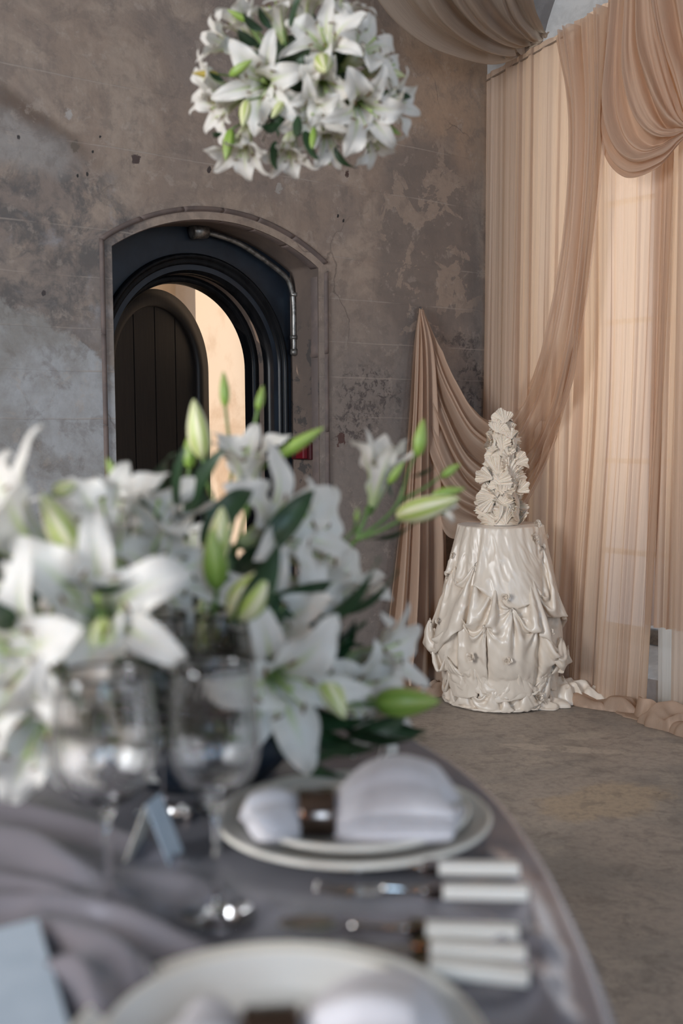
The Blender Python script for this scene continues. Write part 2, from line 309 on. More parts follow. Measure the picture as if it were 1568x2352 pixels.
def satin(name, c1, c2, rough, sheen=.3, spec=.6, aniso=.5):
    m, nt, b = mk(name, rough); v = coords(nt, 'Object'); n = noise(nt, v, 5, 3); lk(nt, mixc(nt, n, c1, c2), b.inputs['Base Color'])
    b.inputs['Sheen Weight'].default_value = sheen; b.inputs['Specular IOR Level'].default_value = spec; b.inputs['Anisotropic'].default_value = aniso
    bump(nt, b, noise(nt, v, 240, 2), .06, .001); return m
M_IVORY = satin('ivory_satin', (.82, .71, .59), (.78, .67, .55), .33, .15, .7)
M_ICING = simple_noise('ivory_ruffle', (.88, .78, .66), (.82, .71, .58), .6, 12, .1, .001, Subsurface_Weight=.15)
M_ICING.node_tree.nodes['Principled BSDF'].inputs['Subsurface Radius'].default_value = (.02, .012, .008)
M_TCLOTH = satin('grey_lilac_satin', (.27, .26, .295), (.225, .215, .25), .25, .1, .8)
M_TCLOTH.node_tree.nodes['Principled BSDF'].inputs['Metallic'].default_value = .55
M_LINEN = simple_noise('white_linen', (.62, .60, .62), (.57, .55, .57), .8, 30, .15, .001)
M_PORC, _, _ = mk('grey_white_porcelain', .22, Base_Color=(.55, .53, .49, 1), Specular_IOR_Level=.6)
M_PORC2, _, _ = mk('white_porcelain', .2, Base_Color=(.66, .66, .64, 1), Specular_IOR_Level=.6)
M_RIM, _, _ = mk('pale_rim_glaze', .25, Base_Color=(.72, .68, .60, 1))
M_BRONZE, _, _ = mk('dark_polished_metal', .18, Base_Color=(.16, .12, .10, 1), Metallic=1.0)
M_STEEL, _, _ = mk('polished_steel', .14, Base_Color=(.42, .40, .38, 1), Metallic=1.0)
M_IVH, _, _ = mk('ivory_handle', .28, Base_Color=(.62, .59, .54, 1), Specular_IOR_Level=.6)
M_CARD = simple_noise('pale_card', (.40, .46, .52), (.36, .42, .48), .7, 20, .05, .001)
M_CARDE, _, _ = mk('cream_card_edge', .6, Base_Color=(.70, .63, .54, 1))
M_WOOD = simple_noise('table_wood', (.16, .10, .06), (.10, .06, .04), .6, 6, .2, .002)
M_WAX, _, _ = mk('candle_wax', .5, Base_Color=(.8, .72, .6, 1), Subsurface_Weight=.4)
def petal_material():
    m = bpy.data.materials.new('lily_petal'); m.use_nodes = True; nt = m.node_tree; b = nt.nodes['Principled BSDF']; o = nt.nodes['Material Output']
    x, y, _ = sep(nt, coords(nt, 'UV'))         # x across (0..1), y along
    ax = M_(nt, 'ABSOLUTE', M_(nt, 'SUBTRACT', x, .5)); nz = noise(nt, mapping(nt, coords(nt, 'UV'), (14, 2, 1)), 3, 3)
    obn = noise(nt, coords(nt, 'Object'), 22, 3)
    c = mixc(nt, mr(nt, obn, .4, .7), (.84, .80, .74), (.80, .74, .66))
    rib = M_(nt, 'MULTIPLY', mr(nt, ax, .02, .13, 1., 0.), mr(nt, y, .35, .85, 1., 0.)); c = mixc(nt, M_(nt, 'MULTIPLY', rib, .75), c, (.50, .62, .16))
    thr = mr(nt, M_(nt, 'ADD', y, M_(nt, 'MULTIPLY', nz, .12)), .16, .46, 1., 0.); c = mixc(nt, M_(nt, 'MULTIPLY', thr, .75), c, (.55, .66, .24))
    rough = M_(nt, 'MULTIPLY', mr(nt, noise(nt, mapping(nt, coords(nt, 'UV'), (40, 3, 1)), 3, 2), .4, .6), .05); c = mixc(nt, rough, c, (.7, .66, .55))
    lk(nt, c, b.inputs['Base Color']); b.inputs['Roughness'].default_value = .5; b.inputs['Sheen Weight'].default_value = .1
    bump(nt, b, noise(nt, mapping(nt, coords(nt, 'UV'), (30, 2, 1)), 2, 3), .25, .002)
    t = nt.nodes.new('ShaderNodeBsdfTranslucent'); lk(nt, c, t.inputs[0]); mx = nt.nodes.new('ShaderNodeMixShader'); mx.inputs[0].default_value = .28
    nt.links.new(b.outputs[0], mx.inputs[1]); nt.links.new(t.outputs[0], mx.inputs[2]); nt.links.new(mx.outputs[0], o.inputs[0]); return m
M_PETAL = petal_material()
def bud_material(name, ribc, bodyc, tipc):
    m, nt, b = mk(name, .42); x, y, _ = sep(nt, coords(nt, 'UV')); c6 = M_(nt, 'COSINE', M_(nt, 'MULTIPLY', x, 6*math.pi*1.0))
    c = mixc(nt, mr(nt, y, .1, .9), bodyc, tipc); c = mixc(nt, mr(nt, M_(nt, 'ABSOLUTE', c6), .55, .98), c, ribc); lk(nt, c, b.inputs['Base Color']); return m
M_BUDG = bud_material('green_bud', (.17, .29, .035), (.26, .38, .07), (.30, .36, .10))
M_BUDC = bud_material('cream_bud', (.36, .44, .08), (.66, .64, .36), (.74, .70, .48))
M_BUDY = bud_material('yellow_bud', (.34, .30, .04), (.52, .42, .10), (.42, .26, .05))
def leaf_material():
    m, nt, b = mk('lily_leaf', .38); x, y, _ = sep(nt, coords(nt, 'UV')); ax = M_(nt, 'ABSOLUTE', M_(nt, 'SUBTRACT', x, .5))
    c = mixc(nt, noise(nt, coords(nt, 'Object'), 9, 2), (.012, .036, .014), (.024, .058, .020)); c = mixc(nt, M_(nt, 'MULTIPLY', mr(nt, ax, .0, .05, 1., 0.), .6), c, (.05, .11, .035)); lk(nt, c, b.inputs['Base Color'])
    bump(nt, b, M_(nt, 'SINE', M_(nt, 'MULTIPLY', x, 60)), .15, .001); return m
M_LEAF = leaf_material()
M_STEM = simple_noise('green_stem', (.10, .18, .04), (.15, .24, .06), .45, 20, 0)
M_ANTH, _, _ = mk('anther', .8, Base_Color=(.13, .06, .02, 1))
M_FIL, _, _ = mk('filament', .5, Base_Color=(.42, .55, .16, 1))
M_MOSS = simple_noise('dark_greenery', (.012, .024, .010), (.028, .05, .018), .9, 30, .6, .01)
M_WIRE, _, _ = mk('steel_wire', .4, Base_Color=(.2, .2, .2, 1), Metallic=.8)

# ================================================================= room shell
def structure(o): o['kind'] = 'structure'; return o
def wallmesh(name, outer, holes, fn, mat):
    polys = [[Vector((x, z, 0)) for x, z in outer]]+[[Vector((x, z, 0)) for x, z in h] for h in holes]
    tri = tessellate_polygon(polys); pts = [p for q in polys for p in q]
    return mesh(name, [fn(p.x, p.y) for p in pts], tri, mat, False, [(p.x, p.y) for p in pts])
def segarch(c, h, zc, rise, off=0., na=40, z0=0., nj=8):
    """jamb - segmental arch - jamb, inset by off"""
    R = (h*h+rise*rise)/(2*rise); zo = zc+rise-R; R2 = R-off; h2 = h-off; a = math.asin(h2/R2); zt = zo+R2*math.cos(a)
    L = [(c-h2, z0+(zt-z0)*k/nj) for k in range(nj)]; A = [(c+R2*math.sin(-a+2*a*k/na), zo+R2*math.cos(-a+2*a*k/na)) for k in range(na+1)]
    return L+A+[(c+h2, z0+(zt-z0)*k/nj) for k in range(nj-1, -1, -1)]
def roundarch(c, r, zs, na=48, z0=0., nj=6):
    L = [(c-r, z0+(zs-z0)*k/nj) for k in range(nj)]; A = [(c-r*math.cos(math.pi*k/na), zs+r*math.sin(math.pi*k/na)) for k in range(na+1)]
    return L+A+[(c+r, z0+(zs-z0)*k/nj) for k in range(nj-1, -1, -1)]
DC, DH, DZ, DR = -1.545, .543, 1.925, .168         # door recess: centre, half width, corner height, rise
rec = segarch(DC, DH, DZ, DR, .05)
outer = [(-8.2, 0)]+rec+[(0, 0), (0, 5), (-8.2, 5)]
structure(obj('wall_back', wallmesh('wall_back', outer, [], lambda x, z: W(x, z), M_WALL)))
WC, WH, WS, WZ = 1.12, .81, 2.74, .12
hole = [(WC-WH, WZ), (WC+WH, WZ)]+[(WC+WH*math.cos(math.pi*k/32), WS+WH*math.sin(math.pi*k/32)) for k in range(33)]
structure(obj('wall_right', wallmesh('wall_right', [(0, 0), (7.5, 0), (7.5, 5), (0, 5)], [hole], lambda x, z: V(x, z), M_PAINTW)))
structure(obj('wall_left', wallmesh('wall_left', [(0, 0), (7.5, 0), (7.5, 5), (0, 5)], [[(1.6, .9), (3.2, .9), (3.2, 3.6), (1.6, 3.6)]], lambda x, z: V(x, z, 8.2), M_PLAIN)))
rw = [[(c-.8, .9), (c+.8, .9), (c+.8, 3.6), (c-.8, 3.6)] for c in (2.2, 6.0)]
structure(obj('wall_front', wallmesh('wall_front', [(0, 0), (8.2, 0), (8.2, 5), (0, 5)], rw, lambda x, z: V(7.5, z, x), M_PLAIN)))
fc = [V(0, 0, 0), V(0, 0, 8.2), V(7.5, 0, 8.2), V(7.5, 0, 0)]
structure(obj('floor', mesh('floor', fc, [(0, 1, 2, 3)], M_FLOOR, False, [(p[0], p[1]) for p in fc])))
structure(obj('ceiling', mesh('ceiling', [p+ZZ*5 for p in fc], [(0, 1, 2, 3)], M_CEIL, False)))
# rear windows
structure(obj('wall_sunblock', mesh('wall_sunblock', [V(.6, -.02, 11), V(9, -.02, 11), V(9, 7.5, 11), V(.6, 7.5, 11)], [(0, 1, 2, 3)], M_PLAIN, False)))  # unseen wall added outside to keep the sun off the side window
structure(obj('ground_outside', mesh('ground_outside', [V(-.3, -.03, -.02), V(9, -.03, -.02), V(9, -.03, -14), V(-.3, -.03, -14)], [(0, 1, 2, 3)], M_PLAIN, False)))
def window_rect(name, cx, side=False):
    VV = (lambda t, z, d: V(d, z, 8.2+(t-7.5))) if side else V
    w = structure(thing(name, VV(7.5, .9, cx), None, None))
    for k, (a, b, z0, z1) in enumerate([(-.8, -.73, .9, 3.6), (.73, .8, .9, 3.6), (-.8, .8, .9, .97), (-.8, .8, 3.53, 3.6), (-.02, .02, .97, 3.53), (-.73, .73, 1.82, 1.86), (-.73, .73, 2.70, 2.74)]):
        obj('window_frame', bevbox('window_frame', (a, -.03, z0), (b, .03, z1), M_PAINTW, .004, 1, lambda x, y, z: VV(7.56+y, z, cx+x)), w)
    obj('pane', mesh('pane', [VV(7.56, z, cx+x) for x, z in ((-.75, .95), (.75, .95), (.75, 3.55), (-.75, 3.55))], [(0, 1, 2, 3)], M_PANE, False), w)
window_rect('window_2', 2.2); window_rect('window_3', 6.0); window_rect('window_4', 2.4, True)
# arched window behind the curtain
def sweep(name, paths, fn, mat, closed=False, smooth=True, caps=False):
    """paths: one polyline [(a, z)] and depth per profile point"""
    G = np.array([[fn(a, z, d) for a, z in p] for p, d in paths]); G = G.transpose(1, 0, 2); n, m, _ = G.shape
    f = gridf(n, m, closed, False)
    if caps: f += [tuple(range(m)), tuple(range((n-1)*m, n*m))[::-1]]
    me = mesh(name, G.reshape(-1, 3), f, mat, smooth)
    return me
w1 = structure(thing('window_1', V(WC, WZ, 0), None, None))
def warch(off): return [(WC-WH+off, WZ+off)]+[(WC-(WH-off)*math.cos(math.pi*k/32), WS+(WH-off)*math.sin(math.pi*k/32)) for k in range(33)]+[(WC+WH-off, WZ+off)]
Vd = lambda a, z, d: V(a, z, d)
obj('reveal', sweep('reveal', [(warch(0), 0.0), (warch(.11), -.36)], Vd, M_PAINTW, closed=True), w1)
obj('window_frame', sweep('window_frame', [(warch(.09), -.27), (warch(.12), -.27), (warch(.15), -.29), (warch(.15), -.34)], Vd, M_LEAD, closed=True), w1)
for a in (WC-.22, WC+.22):
    obj('glazing_bar', bevbox('glazing_bar', (a-.014, -.34, WZ), (a+.014, -.30, 3.42), M_LEAD, .003, 1, lambda x, y, z: V(x, z, y)), w1)
for z in (.62, 1.05, 1.7, 2.25, 2.80):
    obj('glazing_bar', bevbox('glazing_bar', (WC-WH+.13, -.34, z-.012), (WC+WH-.13, -.30, z+.012), M_LEAD, .003, 1, lambda x, y, z: V(x, z, y)), w1)
pp = warch(.14); obj('pane', mesh('pane', [V(a, z, -.33) for a, z in pp], [tuple(range(len(pp)))], M_PANE, False), w1)

# ---- door surround: stones
tr = structure(thing('trim_1', W(DC, 0), None, None))
prof = [(-.002, .003), (0., -.007), (.008, -.011), (.016, -.006), (.020, .002), (.040, .002), (.053, .010), (.053, .05)]
def path_part(off, a0, a1, n):
    full = np.array(segarch(DC, DH, DZ, DR, off, na=120, nj=60)); i = np.linspace(a0, a1, n); k = np.clip(i.astype(int), 0, len(full)-2); f = (i-k)[:, None]
    return full[k]*(1-f)+full[k+1]*f
jz = [0, 9.5, 20, 28, 38.5, 49, 59.9]; cuts = jz+[60+q for q in (20, 41, 60.5, 79, 99, 120)]; cuts += [181+0.1]+[241-q for q in jz[-2::-1]]
for k in range(len(cuts)-1):
    a0, a1 = cuts[k]+.045, cuts[k+1]-.045
    if a1-a0 < 2: continue
    jit = random.uniform(-.0015, .0015)
    obj('stone', sweep('stone', [([tuple(q) for q in path_part(o, a0, a1, 12)], d+jit) for o, d in prof], lambda a, z, d: W(a, z, d), M_STONE, caps=True), tr)
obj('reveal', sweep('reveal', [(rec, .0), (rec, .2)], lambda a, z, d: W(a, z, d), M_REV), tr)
# ---- door frame, panel and leaf
d1 = structure(thing('door_1', W(DC, 0, .22), None, None)); d1['label'] = 'black arched plank door standing ajar inside the stone recess'
op = roundarch(DC, .40, 1.47)
WD = lambda a, z, d: W(a, z, d)
for dd, nm in ((.2, 'spandrel_panel'),):
    po = rec+op[::-1]
    obj(nm, wallmesh(nm, po, [], lambda x, z: W(x, z, dd), M_NAVY), d1)
def ra(r): return roundarch(DC, r, 1.47)
obj('arch_moulding', sweep('arch_moulding', [(ra(r), d) for r, d in ((.468, .2), (.466, .182), (.456, .174), (.446, .182), (.442, .193), (.432, .186), (.424, .192), (.420, .206), (.408, .208), (.402, .222), (.390, .226), (.390, .262))], WD, M_BLACK), d1)
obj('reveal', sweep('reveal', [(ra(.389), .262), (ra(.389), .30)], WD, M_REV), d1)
def rb(r): return roundarch(DC, r, 1.475)
obj('door_frame', sweep('door_frame', [(rb(.389), .296), (rb(.372), .290), (rb(.356), .296), (rb(.353), .306), (rb(.353), .355)], WD, M_BLACK), d1)
obj('frame_back', sweep('frame_back', [(rb(.353), .355), (rb(.495), .356)], WD, M_BLACK), d1)
obj('reveal', sweep('reveal', [(ra(.492), .355), (ra(.492), .46)], WD, M_SUNWALL), d1)
ph = math.radians(19); E1 = RR*math.cos(ph)+NN*math.sin(ph); E2 = -RR*math.sin(ph)+NN*math.cos(ph); HP = W(DC-.35, 0, .345)
def LF(a, z, d): return HP+E1*a+ZZ*z+E2*d
lr = .345
def rl(r): return roundarch(lr, r, 1.47)
leaf = obj('door_leaf', sweep('door_leaf', [(rl(lr), .045), (rl(lr), 0), (rl(lr-.062), 0), (rl(lr-.070), .006), (rl(lr-.074), .016), (rl(lr-.074), .045)], LF, M_LEAFDOOR), d1)
x0 = .071
for k in range(4):
    a0 = x0+k*.137+.003; a1 = x0+(k+1)*.137-.003; ri = lr-.072; xs = np.linspace(a0, a1, 10)
    top = [1.47+math.sqrt(max(ri*ri-(x-lr)**2, 0)) for x in xs]
    vv = [LF(x, 0.03, .022) for x in xs]+[LF(x, z, .022) for x, z in zip(xs, top)]+[LF(x, .03, .038) for x in xs]+[LF(x, z, .038) for x, z in zip(xs, top)]
    n = 10; ff = [(i, i+1, n+i+1, n+i) for i in range(n-1)]+[(2*n+i+1, 2*n+i, 3*n+i, 3*n+i+1) for i in range(n-1)]
    ff += [(0, n, 3*n, 2*n), (n-1, 3*n-1, 4*n-1, 2*n-1)]+[(n+i, n+i+1, 3*n+i+1, 3*n+i) for i in range(n-1)]
    p = obj('plank', mesh('plank', vv, ff, M_LEAFDOOR, False), leaf, False); p.location = (0, 0, 0)
obj('backing', mesh('backing', [LF(a, z, .04) for a, z in rl(lr-.07)], [tuple(range(len(rl(lr-.07))))], M_BLACK, False), d1)
# ---- sunlit porch beyond the door
def rect(name, P, mat): return structure(obj(name, mesh(name, P, [(0, 1, 2, 3)], mat, False, [(0, 0), (1, 0), (1, 1), (0, 1)])))
rect('wall_porch_side', [W(-1.05, -.02, .38), W(-1.05, -.02, 1.15), W(-1.05, 3.4, 1.15), W(-1.05, 3.4, .38)], M_SUNWALL)
rect('wall_porch_end', [W(-1.05, -.02, 1.15), W(-1.52, -.02, 1.15), W(-1.52, 3.4, 1.15), W(-1.05, 3.4, 1.15)], M_SUNWALL)
rect('ground_porch', [W(-1.05, -.02, .2), W(-6, -.02, .2), W(-6, -.02, 3), W(-1.05, -.02, 3)], M_SUNWALL)
obj_out = structure(obj('wall_outside', wallmesh('wall_outside', [(-8.2, 0)]+roundarch(DC, .492, 1.47)+[(0, 0), (0, 5), (-8.2, 5)], [], lambda x, z: W(x, z, .46), M_SUNWALL)))
rect('floor_doorway', [W(-2.05, .002, 0), W(-1.04, .002, 0), W(-1.04, .002, .46), W(-2.05, .002, .46)], M_FLOOR)

# ---- conduit along the recess
def wpt(x, y, d): return onwall(x, y, d)
jb = wpt(458, 528, .17)
cp = thing('conduit_pipe', jb, 'galvanised metal conduit bending down the inside of the dark door recess', 'pipe')
pth = [wpt(455, 530, .165), wpt(500, 541, .165), wpt(550, 560, .165), wpt(600, 592, .165), wpt(640, 622, .165), wpt(660, 642, .165), wpt(670, 668, .165), wpt(674, 700, .165), wpt(675, 760, .165), wpt(675, 812, .165)]
obj('pipe', tube('pipe', pth, .011, M_GALV, 12, 90), cp)
a_ = wpt(440, 533, .165); b_ = wpt(474, 531, .165)
obj('junction_box', tube('junction_box', [a_, a_+(b_-a_)*.04, b_-(b_-a_)*.04, b_], [.022, .030, .030, .022], M_GALV, 20), cp)
for y in (677, 775):
    c_ = wpt(675, y, .165); obj('clip', tube('clip', [c_-ZZ*.008, c_+ZZ*.008], .018, M_GALV, 14), cp)
    obj('clip_lug', bevbox('clip_lug', (-.004, -.004, -.007), (.034, .006, .007), M_GALV, .001, 1, lambda x, yy, z, c_=c_: c_+RR*x+NN*yy+ZZ*z), cp)
e_ = wpt(675, 808, .165); obj('end_cap', tube('end_cap', [e_+ZZ*.012, e_-ZZ*.010, e_-ZZ*.016], [.016, .017, .010], M_GALV, 14), cp)
# ---- red call point on the recess side
s_r = DC+DH-.05; dR = .12
pr = W(s_r, wc(708, 1035, dR)[1], dR)
cb = thing('fire_call_point', pr, 'small red call point box on the brown side of the door recess', 'alarm box')
obj('back_box', bevbox('back_box', (-.018, -.075, -.038), (0, .06, .038), M_RED2, .004, 2, lambda x, y, z: pr+RR*x+NN*y+ZZ*z), cb)
obj('cover', bevbox('cover', (-.045, -.060, -.034), (-.018, -.005, .034), M_RED, .005, 2, lambda x, y, z: pr+RR*x+NN*y+ZZ*z), cb)

# ================================================================= hangings
def VT(x, y, d):            # pixel on the plane d inside the right wall -> (t, z)
    P = onright(x, y, d)-C0; return float(-P@NN), float(P[2])
_ta, _tb = VT(1140, 145, .09), VT(1390, 2, .09)
def topz(t): return _ta[1]+(_tb[1]-_ta[1])/(_tb[0]-_ta[0])*(t-_ta[0])-.015
def panel(name, label, t0, t1, d, mat, nf, seed, b0=None, b1=None, nu=260, nv=90, amp=.024, zbot=.015, group=None, topf=1.0, curve=None):
    b0 = t0 if b0 is None else b0; b1 = t1 if b1 is None else b1
    u = np.linspace(0, 1, nu)[:, None]; v = np.linspace(0, 1, nv)[None, :]
    T0 = t0+(t1-t0)*u; T1 = b0+(b1-b0)*u; T = T0+(T1-T0)*v**1.6
    if curve is not None: T = T+curve(u, v)
    zt = topz(T0); Z = zt*(1-v)+zbot*v
    f = folds(u*np.ones_like(v), v*np.ones_like(u), [(nf, 1., .5), (nf*1.9, .45, .8), (nf*.45, .7, .6), (nf*3.7, .14, 1.2)], seed)
    A = amp*(.45+.75*v)*topf
    D = d+.012+A*(f*.5+.6); T = T+.5*A*folds(u*np.ones_like(v)+.13, v*np.ones_like(u), [(nf*.9, .6, .7), (nf*2.3, .35, .9)], seed+3)
    G = C0-NN*T[..., None]-RR*D[..., None]+ZZ*Z[..., None]
    o = obj(name, gridmesh(name, G, mat)); tag(o, label, 'curtain', group); return rebase(o, V((b0+b1)/2, zbot, d))
panel('chiffon_curtain', 'peach sheer curtain hanging beside the corner, behind the ruffled cake', .06, .66, .055, M_CHIF, 8, 1, .03, .61, 420)
panel('chiffon_curtain', 'peach sheer curtain under the looped swag, sweeping left at the floor', .60, 1.13, .075, M_CHIF, 6, 2, .54, 1.02, 380,
      curve=lambda u, v: .05*np.exp(-((v-.55)/.25)**2)*(1-u))
panel('chiffon_curtain', 'pale sheer curtain strip at the photo edge hanging over the short panel', 1.16, 1.78, .12, M_CHIF2, 7, 3, 1.165, 1.8, 260, amp=.015)
panel('chiffon_curtain', 'short sheer panel with ragged hem ending above the floor, edge of photo', 1.0, 1.30, .06, M_CHIF, 5, 4, .99, 1.25, 160, zbot=.37, nv=60)
rod_a, rod_b = V(.06, topz(0)-.02, .075), V(1.9, topz(1.9)-.02, .075)
tag(obj('curtain_rod', tube('curtain_rod', [rod_a, rod_b], .004, M_CHIFD, 10)), 'thin sloping wire carrying the tops of the peach curtains', 'rod')
panel('lining_cloth', 'white satin lining showing under the ragged short curtain panel', 1.0, 1.5, .015, M_LINING, 5, 9, 1.02, 1.5, 120, nv=40, zbot=.02, amp=.010).__setitem__('category', 'lining')

def drape(curves, nu, nv, spec, amp, seed, widthfade=None, name='drape', mat=None, uvscale=1):
    """curves: list of long edge curves (each a list of 3D points) -> folded sheet"""
    C = np.stack([cat(c, nv) for c in curves]); G = cat(C, nu)
    u = np.linspace(0, 1, nu)[:, None]*np.ones((1, nv)); v = np.linspace(0, 1, nv)[None, :]*np.ones((nu, 1))
    w = np.linalg.norm(G[-1]-G[0], axis=-1)[None, :]; A = amp*np.clip(w/np.median(w), .15, 1.3)
    if widthfade is not None: A = A*widthfade(u, v)
    N = normals(G); nrm = N*np.sign((N @ np.array([0, -1., 0])))[..., None]
    G = G+nrm*(A*folds(u, v, spec, seed))[..., None]
    return gridmesh(name, G, mat)
def P3(pts): return [ony(x, y, Y) for x, y, Y in pts]
# long swag: from the rod, down across the corner, behind the cake, up to the hook on the back wall
rodY = lambda x, y, d=.16: onright(x, y, d+.03)
up_c = [rodY(1264, 88), rodY(1300, 300, .17), rodY(1282, 560, .18), rodY(1235, 790, .19)]+P3([(1190, 905, 5.34), (1135, 948, 5.32), (1095, 925, 5.30), (1045, 862, 5.32), (998, 780, 5.34)])+[onwall(972, 712, -.03)]
m1_c = [rodY(1312, 60), rodY(1330, 280, .20), rodY(1315, 560, .21), rodY(1276, 800, .22)]+P3([(1232, 960, 5.24), (1160, 1040, 5.18), (1085, 1010, 5.20), (1030, 920, 5.25), (988, 810, 5.30)])+[onwall(970, 712, -.035)]
m2_c = [rodY(1362, 30), rodY(1362, 260, .22), rodY(1345, 550, .22), rodY(1312, 810, .23)]+P3([(1256, 1010, 5.16), (1170, 1130, 5.10), (1080, 1110, 5.14), (1018, 1000, 5.22), (982, 850, 5.30)])+[onwall(968, 712, -.04)]
lo_c = [rodY(1414, 0), rodY(1398, 250, .20), rodY(1366, 550, .21), rodY(1330, 790, .22)]+P3([(1268, 1030, 5.14), (1180, 1200, 5.06), (1085, 1232, 5.10), (1012, 1205, 5.20), (985, 930, 5.30)])+[onwall(966, 712, -.045)]
sw = thing('swag_drape', onwall(965, 712, -.03), 'sheer peach swag looping from the curtain top to a point on the plaster wall', 'drape')
obj('swag', drape([up_c, m1_c, m2_c, lo_c], 150, 260, [(4.5, .8, .5), (9, .45, .8), (2.1, .5, .4), (17, .12, 1)], .030, 21, name='swag', mat=M_CHIF2), sw)
tl = lambda pts: [onwall(x, y, -d) for x, y, d in pts]
ta = tl([(963, 709, .02), (950, 800, .04), (940, 950, .06), (918, 1200, .07), (893, 1420, .08), (872, 1555, .09)])
tb = tl([(965, 708, .04), (966, 800, .07), (962, 950, .09), (950, 1200, .10), (940, 1420, .11), (925, 1572, .12)])
tc = tl([(967, 708, .04), (982, 800, .07), (985, 950, .09), (985, 1200, .10), (985, 1420, .11), (985, 1578, .12)])
td = tl([(969, 709, .02), (988, 800, .04), (1003, 950, .06), (1012, 1200, .07), (1018, 1420, .08), (1032, 1565, .09)])
obj('tail', drape([ta, tb, tc, td], 150, 120, [(5, .9, .3), (9.5, .4, .4), (2.2, .4, .3)], .026, 33, name='tail', mat=M_CHIFD if False else M_CHIF), sw)
obj('hook', tube('hook', [onwall(965, 706, .01), onwall(966, 708, -.05)], .004, M_WIRE, 8), sw)
# gathered loop of fabric high on the right curtain
R_ = lambda pts: [onright(x, y, d) for x, y, d in pts]
l0 = R_([(1400, -10, .17), (1388, 180, .18), (1384, 300, .19), (1398, 368, .20), (1440, 408, .21), (1500, 390, .21), (1545, 345, .20), (1580, 300, .19), (1600, 270, .18)])
l1 = R_([(1412, -10, .19), (1402, 170, .21), (1402, 270, .24), (1422, 335, .26), (1460, 365, .26), (1510, 352, .25), (1550, 322, .22), (1582, 297, .20), (1602, 268, .19)])
l2 = R_([(1436, -10, .19), (1430, 130, .22), (1440, 225, .25), (1462, 290, .27), (1495, 320, .27), (1525, 318, .25), (1556, 306, .22), (1584, 294, .20), (1603, 266, .19)])
l3 = R_([(1462, -10, .19), (1465, 90, .21), (1482, 170, .24), (1505, 232, .25), (1528, 270, .25), (1548, 285, .24), (1566, 292, .22), (1586, 291, .20), (1604, 264, .19)])
l4 = R_([(1500, -10, .17), (1510, 60, .18), (1525, 120, .19), (1540, 180, .20), (1553, 225, .20), (1563, 258, .20), (1576, 278, .20), (1590, 284, .19), (1605, 262, .18)])
lp = thing('looped_drape', onright(1450, 380, .2), 'peach chiffon gathered into a rounded loop high on the right curtain', 'drape')
obj('loop', drape([l0, l1, l2, l3, l4], 160, 160, [(4.2, .9, .5), (8, .5, .9), (14, .18, 1.2)], .026, 41, name='loop', mat=M_CHIF), lp)
q0 = R_([(1480, -20, .15), (1500, 80, .16), (1535, 180, .18), (1575, 290, .20), (1610, 340, .2)])
q1 = R_([(1560, -20, .15), (1575, 80, .16), (1590, 160, .18), (1600, 270, .20), (1625, 320, .2)])
q2 = R_([(1640, -20, .15), (1640, 80, .16), (1630, 160, .18), (1612, 262, .20), (1640, 300, .2)])
obj('gather', drape([q0, q1, q2], 70, 60, [(3, .9, .5), (6, .4, .9)], .02, 42, name='gather', mat=M_CHIF), lp)
# ceiling swag ending at the corner
k0 = [ony(700, -330, 4.3), ony(790, -130, 4.6), ony(872, 0, 4.8), ony(956, 80, 4.95), ony(1049, 122, 5.1), ony(1118, 140, 5.25), ony(1172, 132, 5.32), ony(1225, 108, 5.3)]
k1 = [ony(860, -420, 4.1), ony(930, -180, 4.4), ony(985, -20, 4.65), ony(1040, 55, 4.85), ony(1105, 100, 5.05), ony(1160, 118, 5.2), ony(1200, 112, 5.3), ony(1235, 98, 5.3)]
k2 = [ony(1020, -500, 4.0), ony(1060, -230, 4.35), ony(1100, -60, 4.65), ony(1135, 22, 4.85), ony(1175, 70, 5.05), ony(1205, 92, 5.2), ony(1228, 96, 5.3), ony(1245, 88, 5.3)]
k3 = [ony(1160, -520, 4.0), ony(1180, -260, 4.4), ony(1205, -90, 4.7), ony(1222, 0, 4.9), ony(1238, 45, 5.1), ony(1247, 66, 5.2), ony(1254, 74, 5.3), ony(1262, 74, 5.3)]
_cp = [V(1.9+.16*q, 4.97, 2.1-.10*q) for q in range(4)]; _md = [(a+b)/2+np.array([0, 0, -.08]) for a, b in zip(_cp, (k0[0], k1[0], k2[0], k3[0]))]
k0, k1, k2, k3 = [[c_, m_]+k for c_, m_, k in zip(_cp, _md, (k0, k1, k2, k3))]
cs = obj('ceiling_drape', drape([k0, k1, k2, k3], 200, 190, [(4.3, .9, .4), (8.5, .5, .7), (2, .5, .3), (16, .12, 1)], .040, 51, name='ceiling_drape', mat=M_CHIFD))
tag(cs, 'beige sheer swag falling from the ceiling to the top of the corner', 'drape')

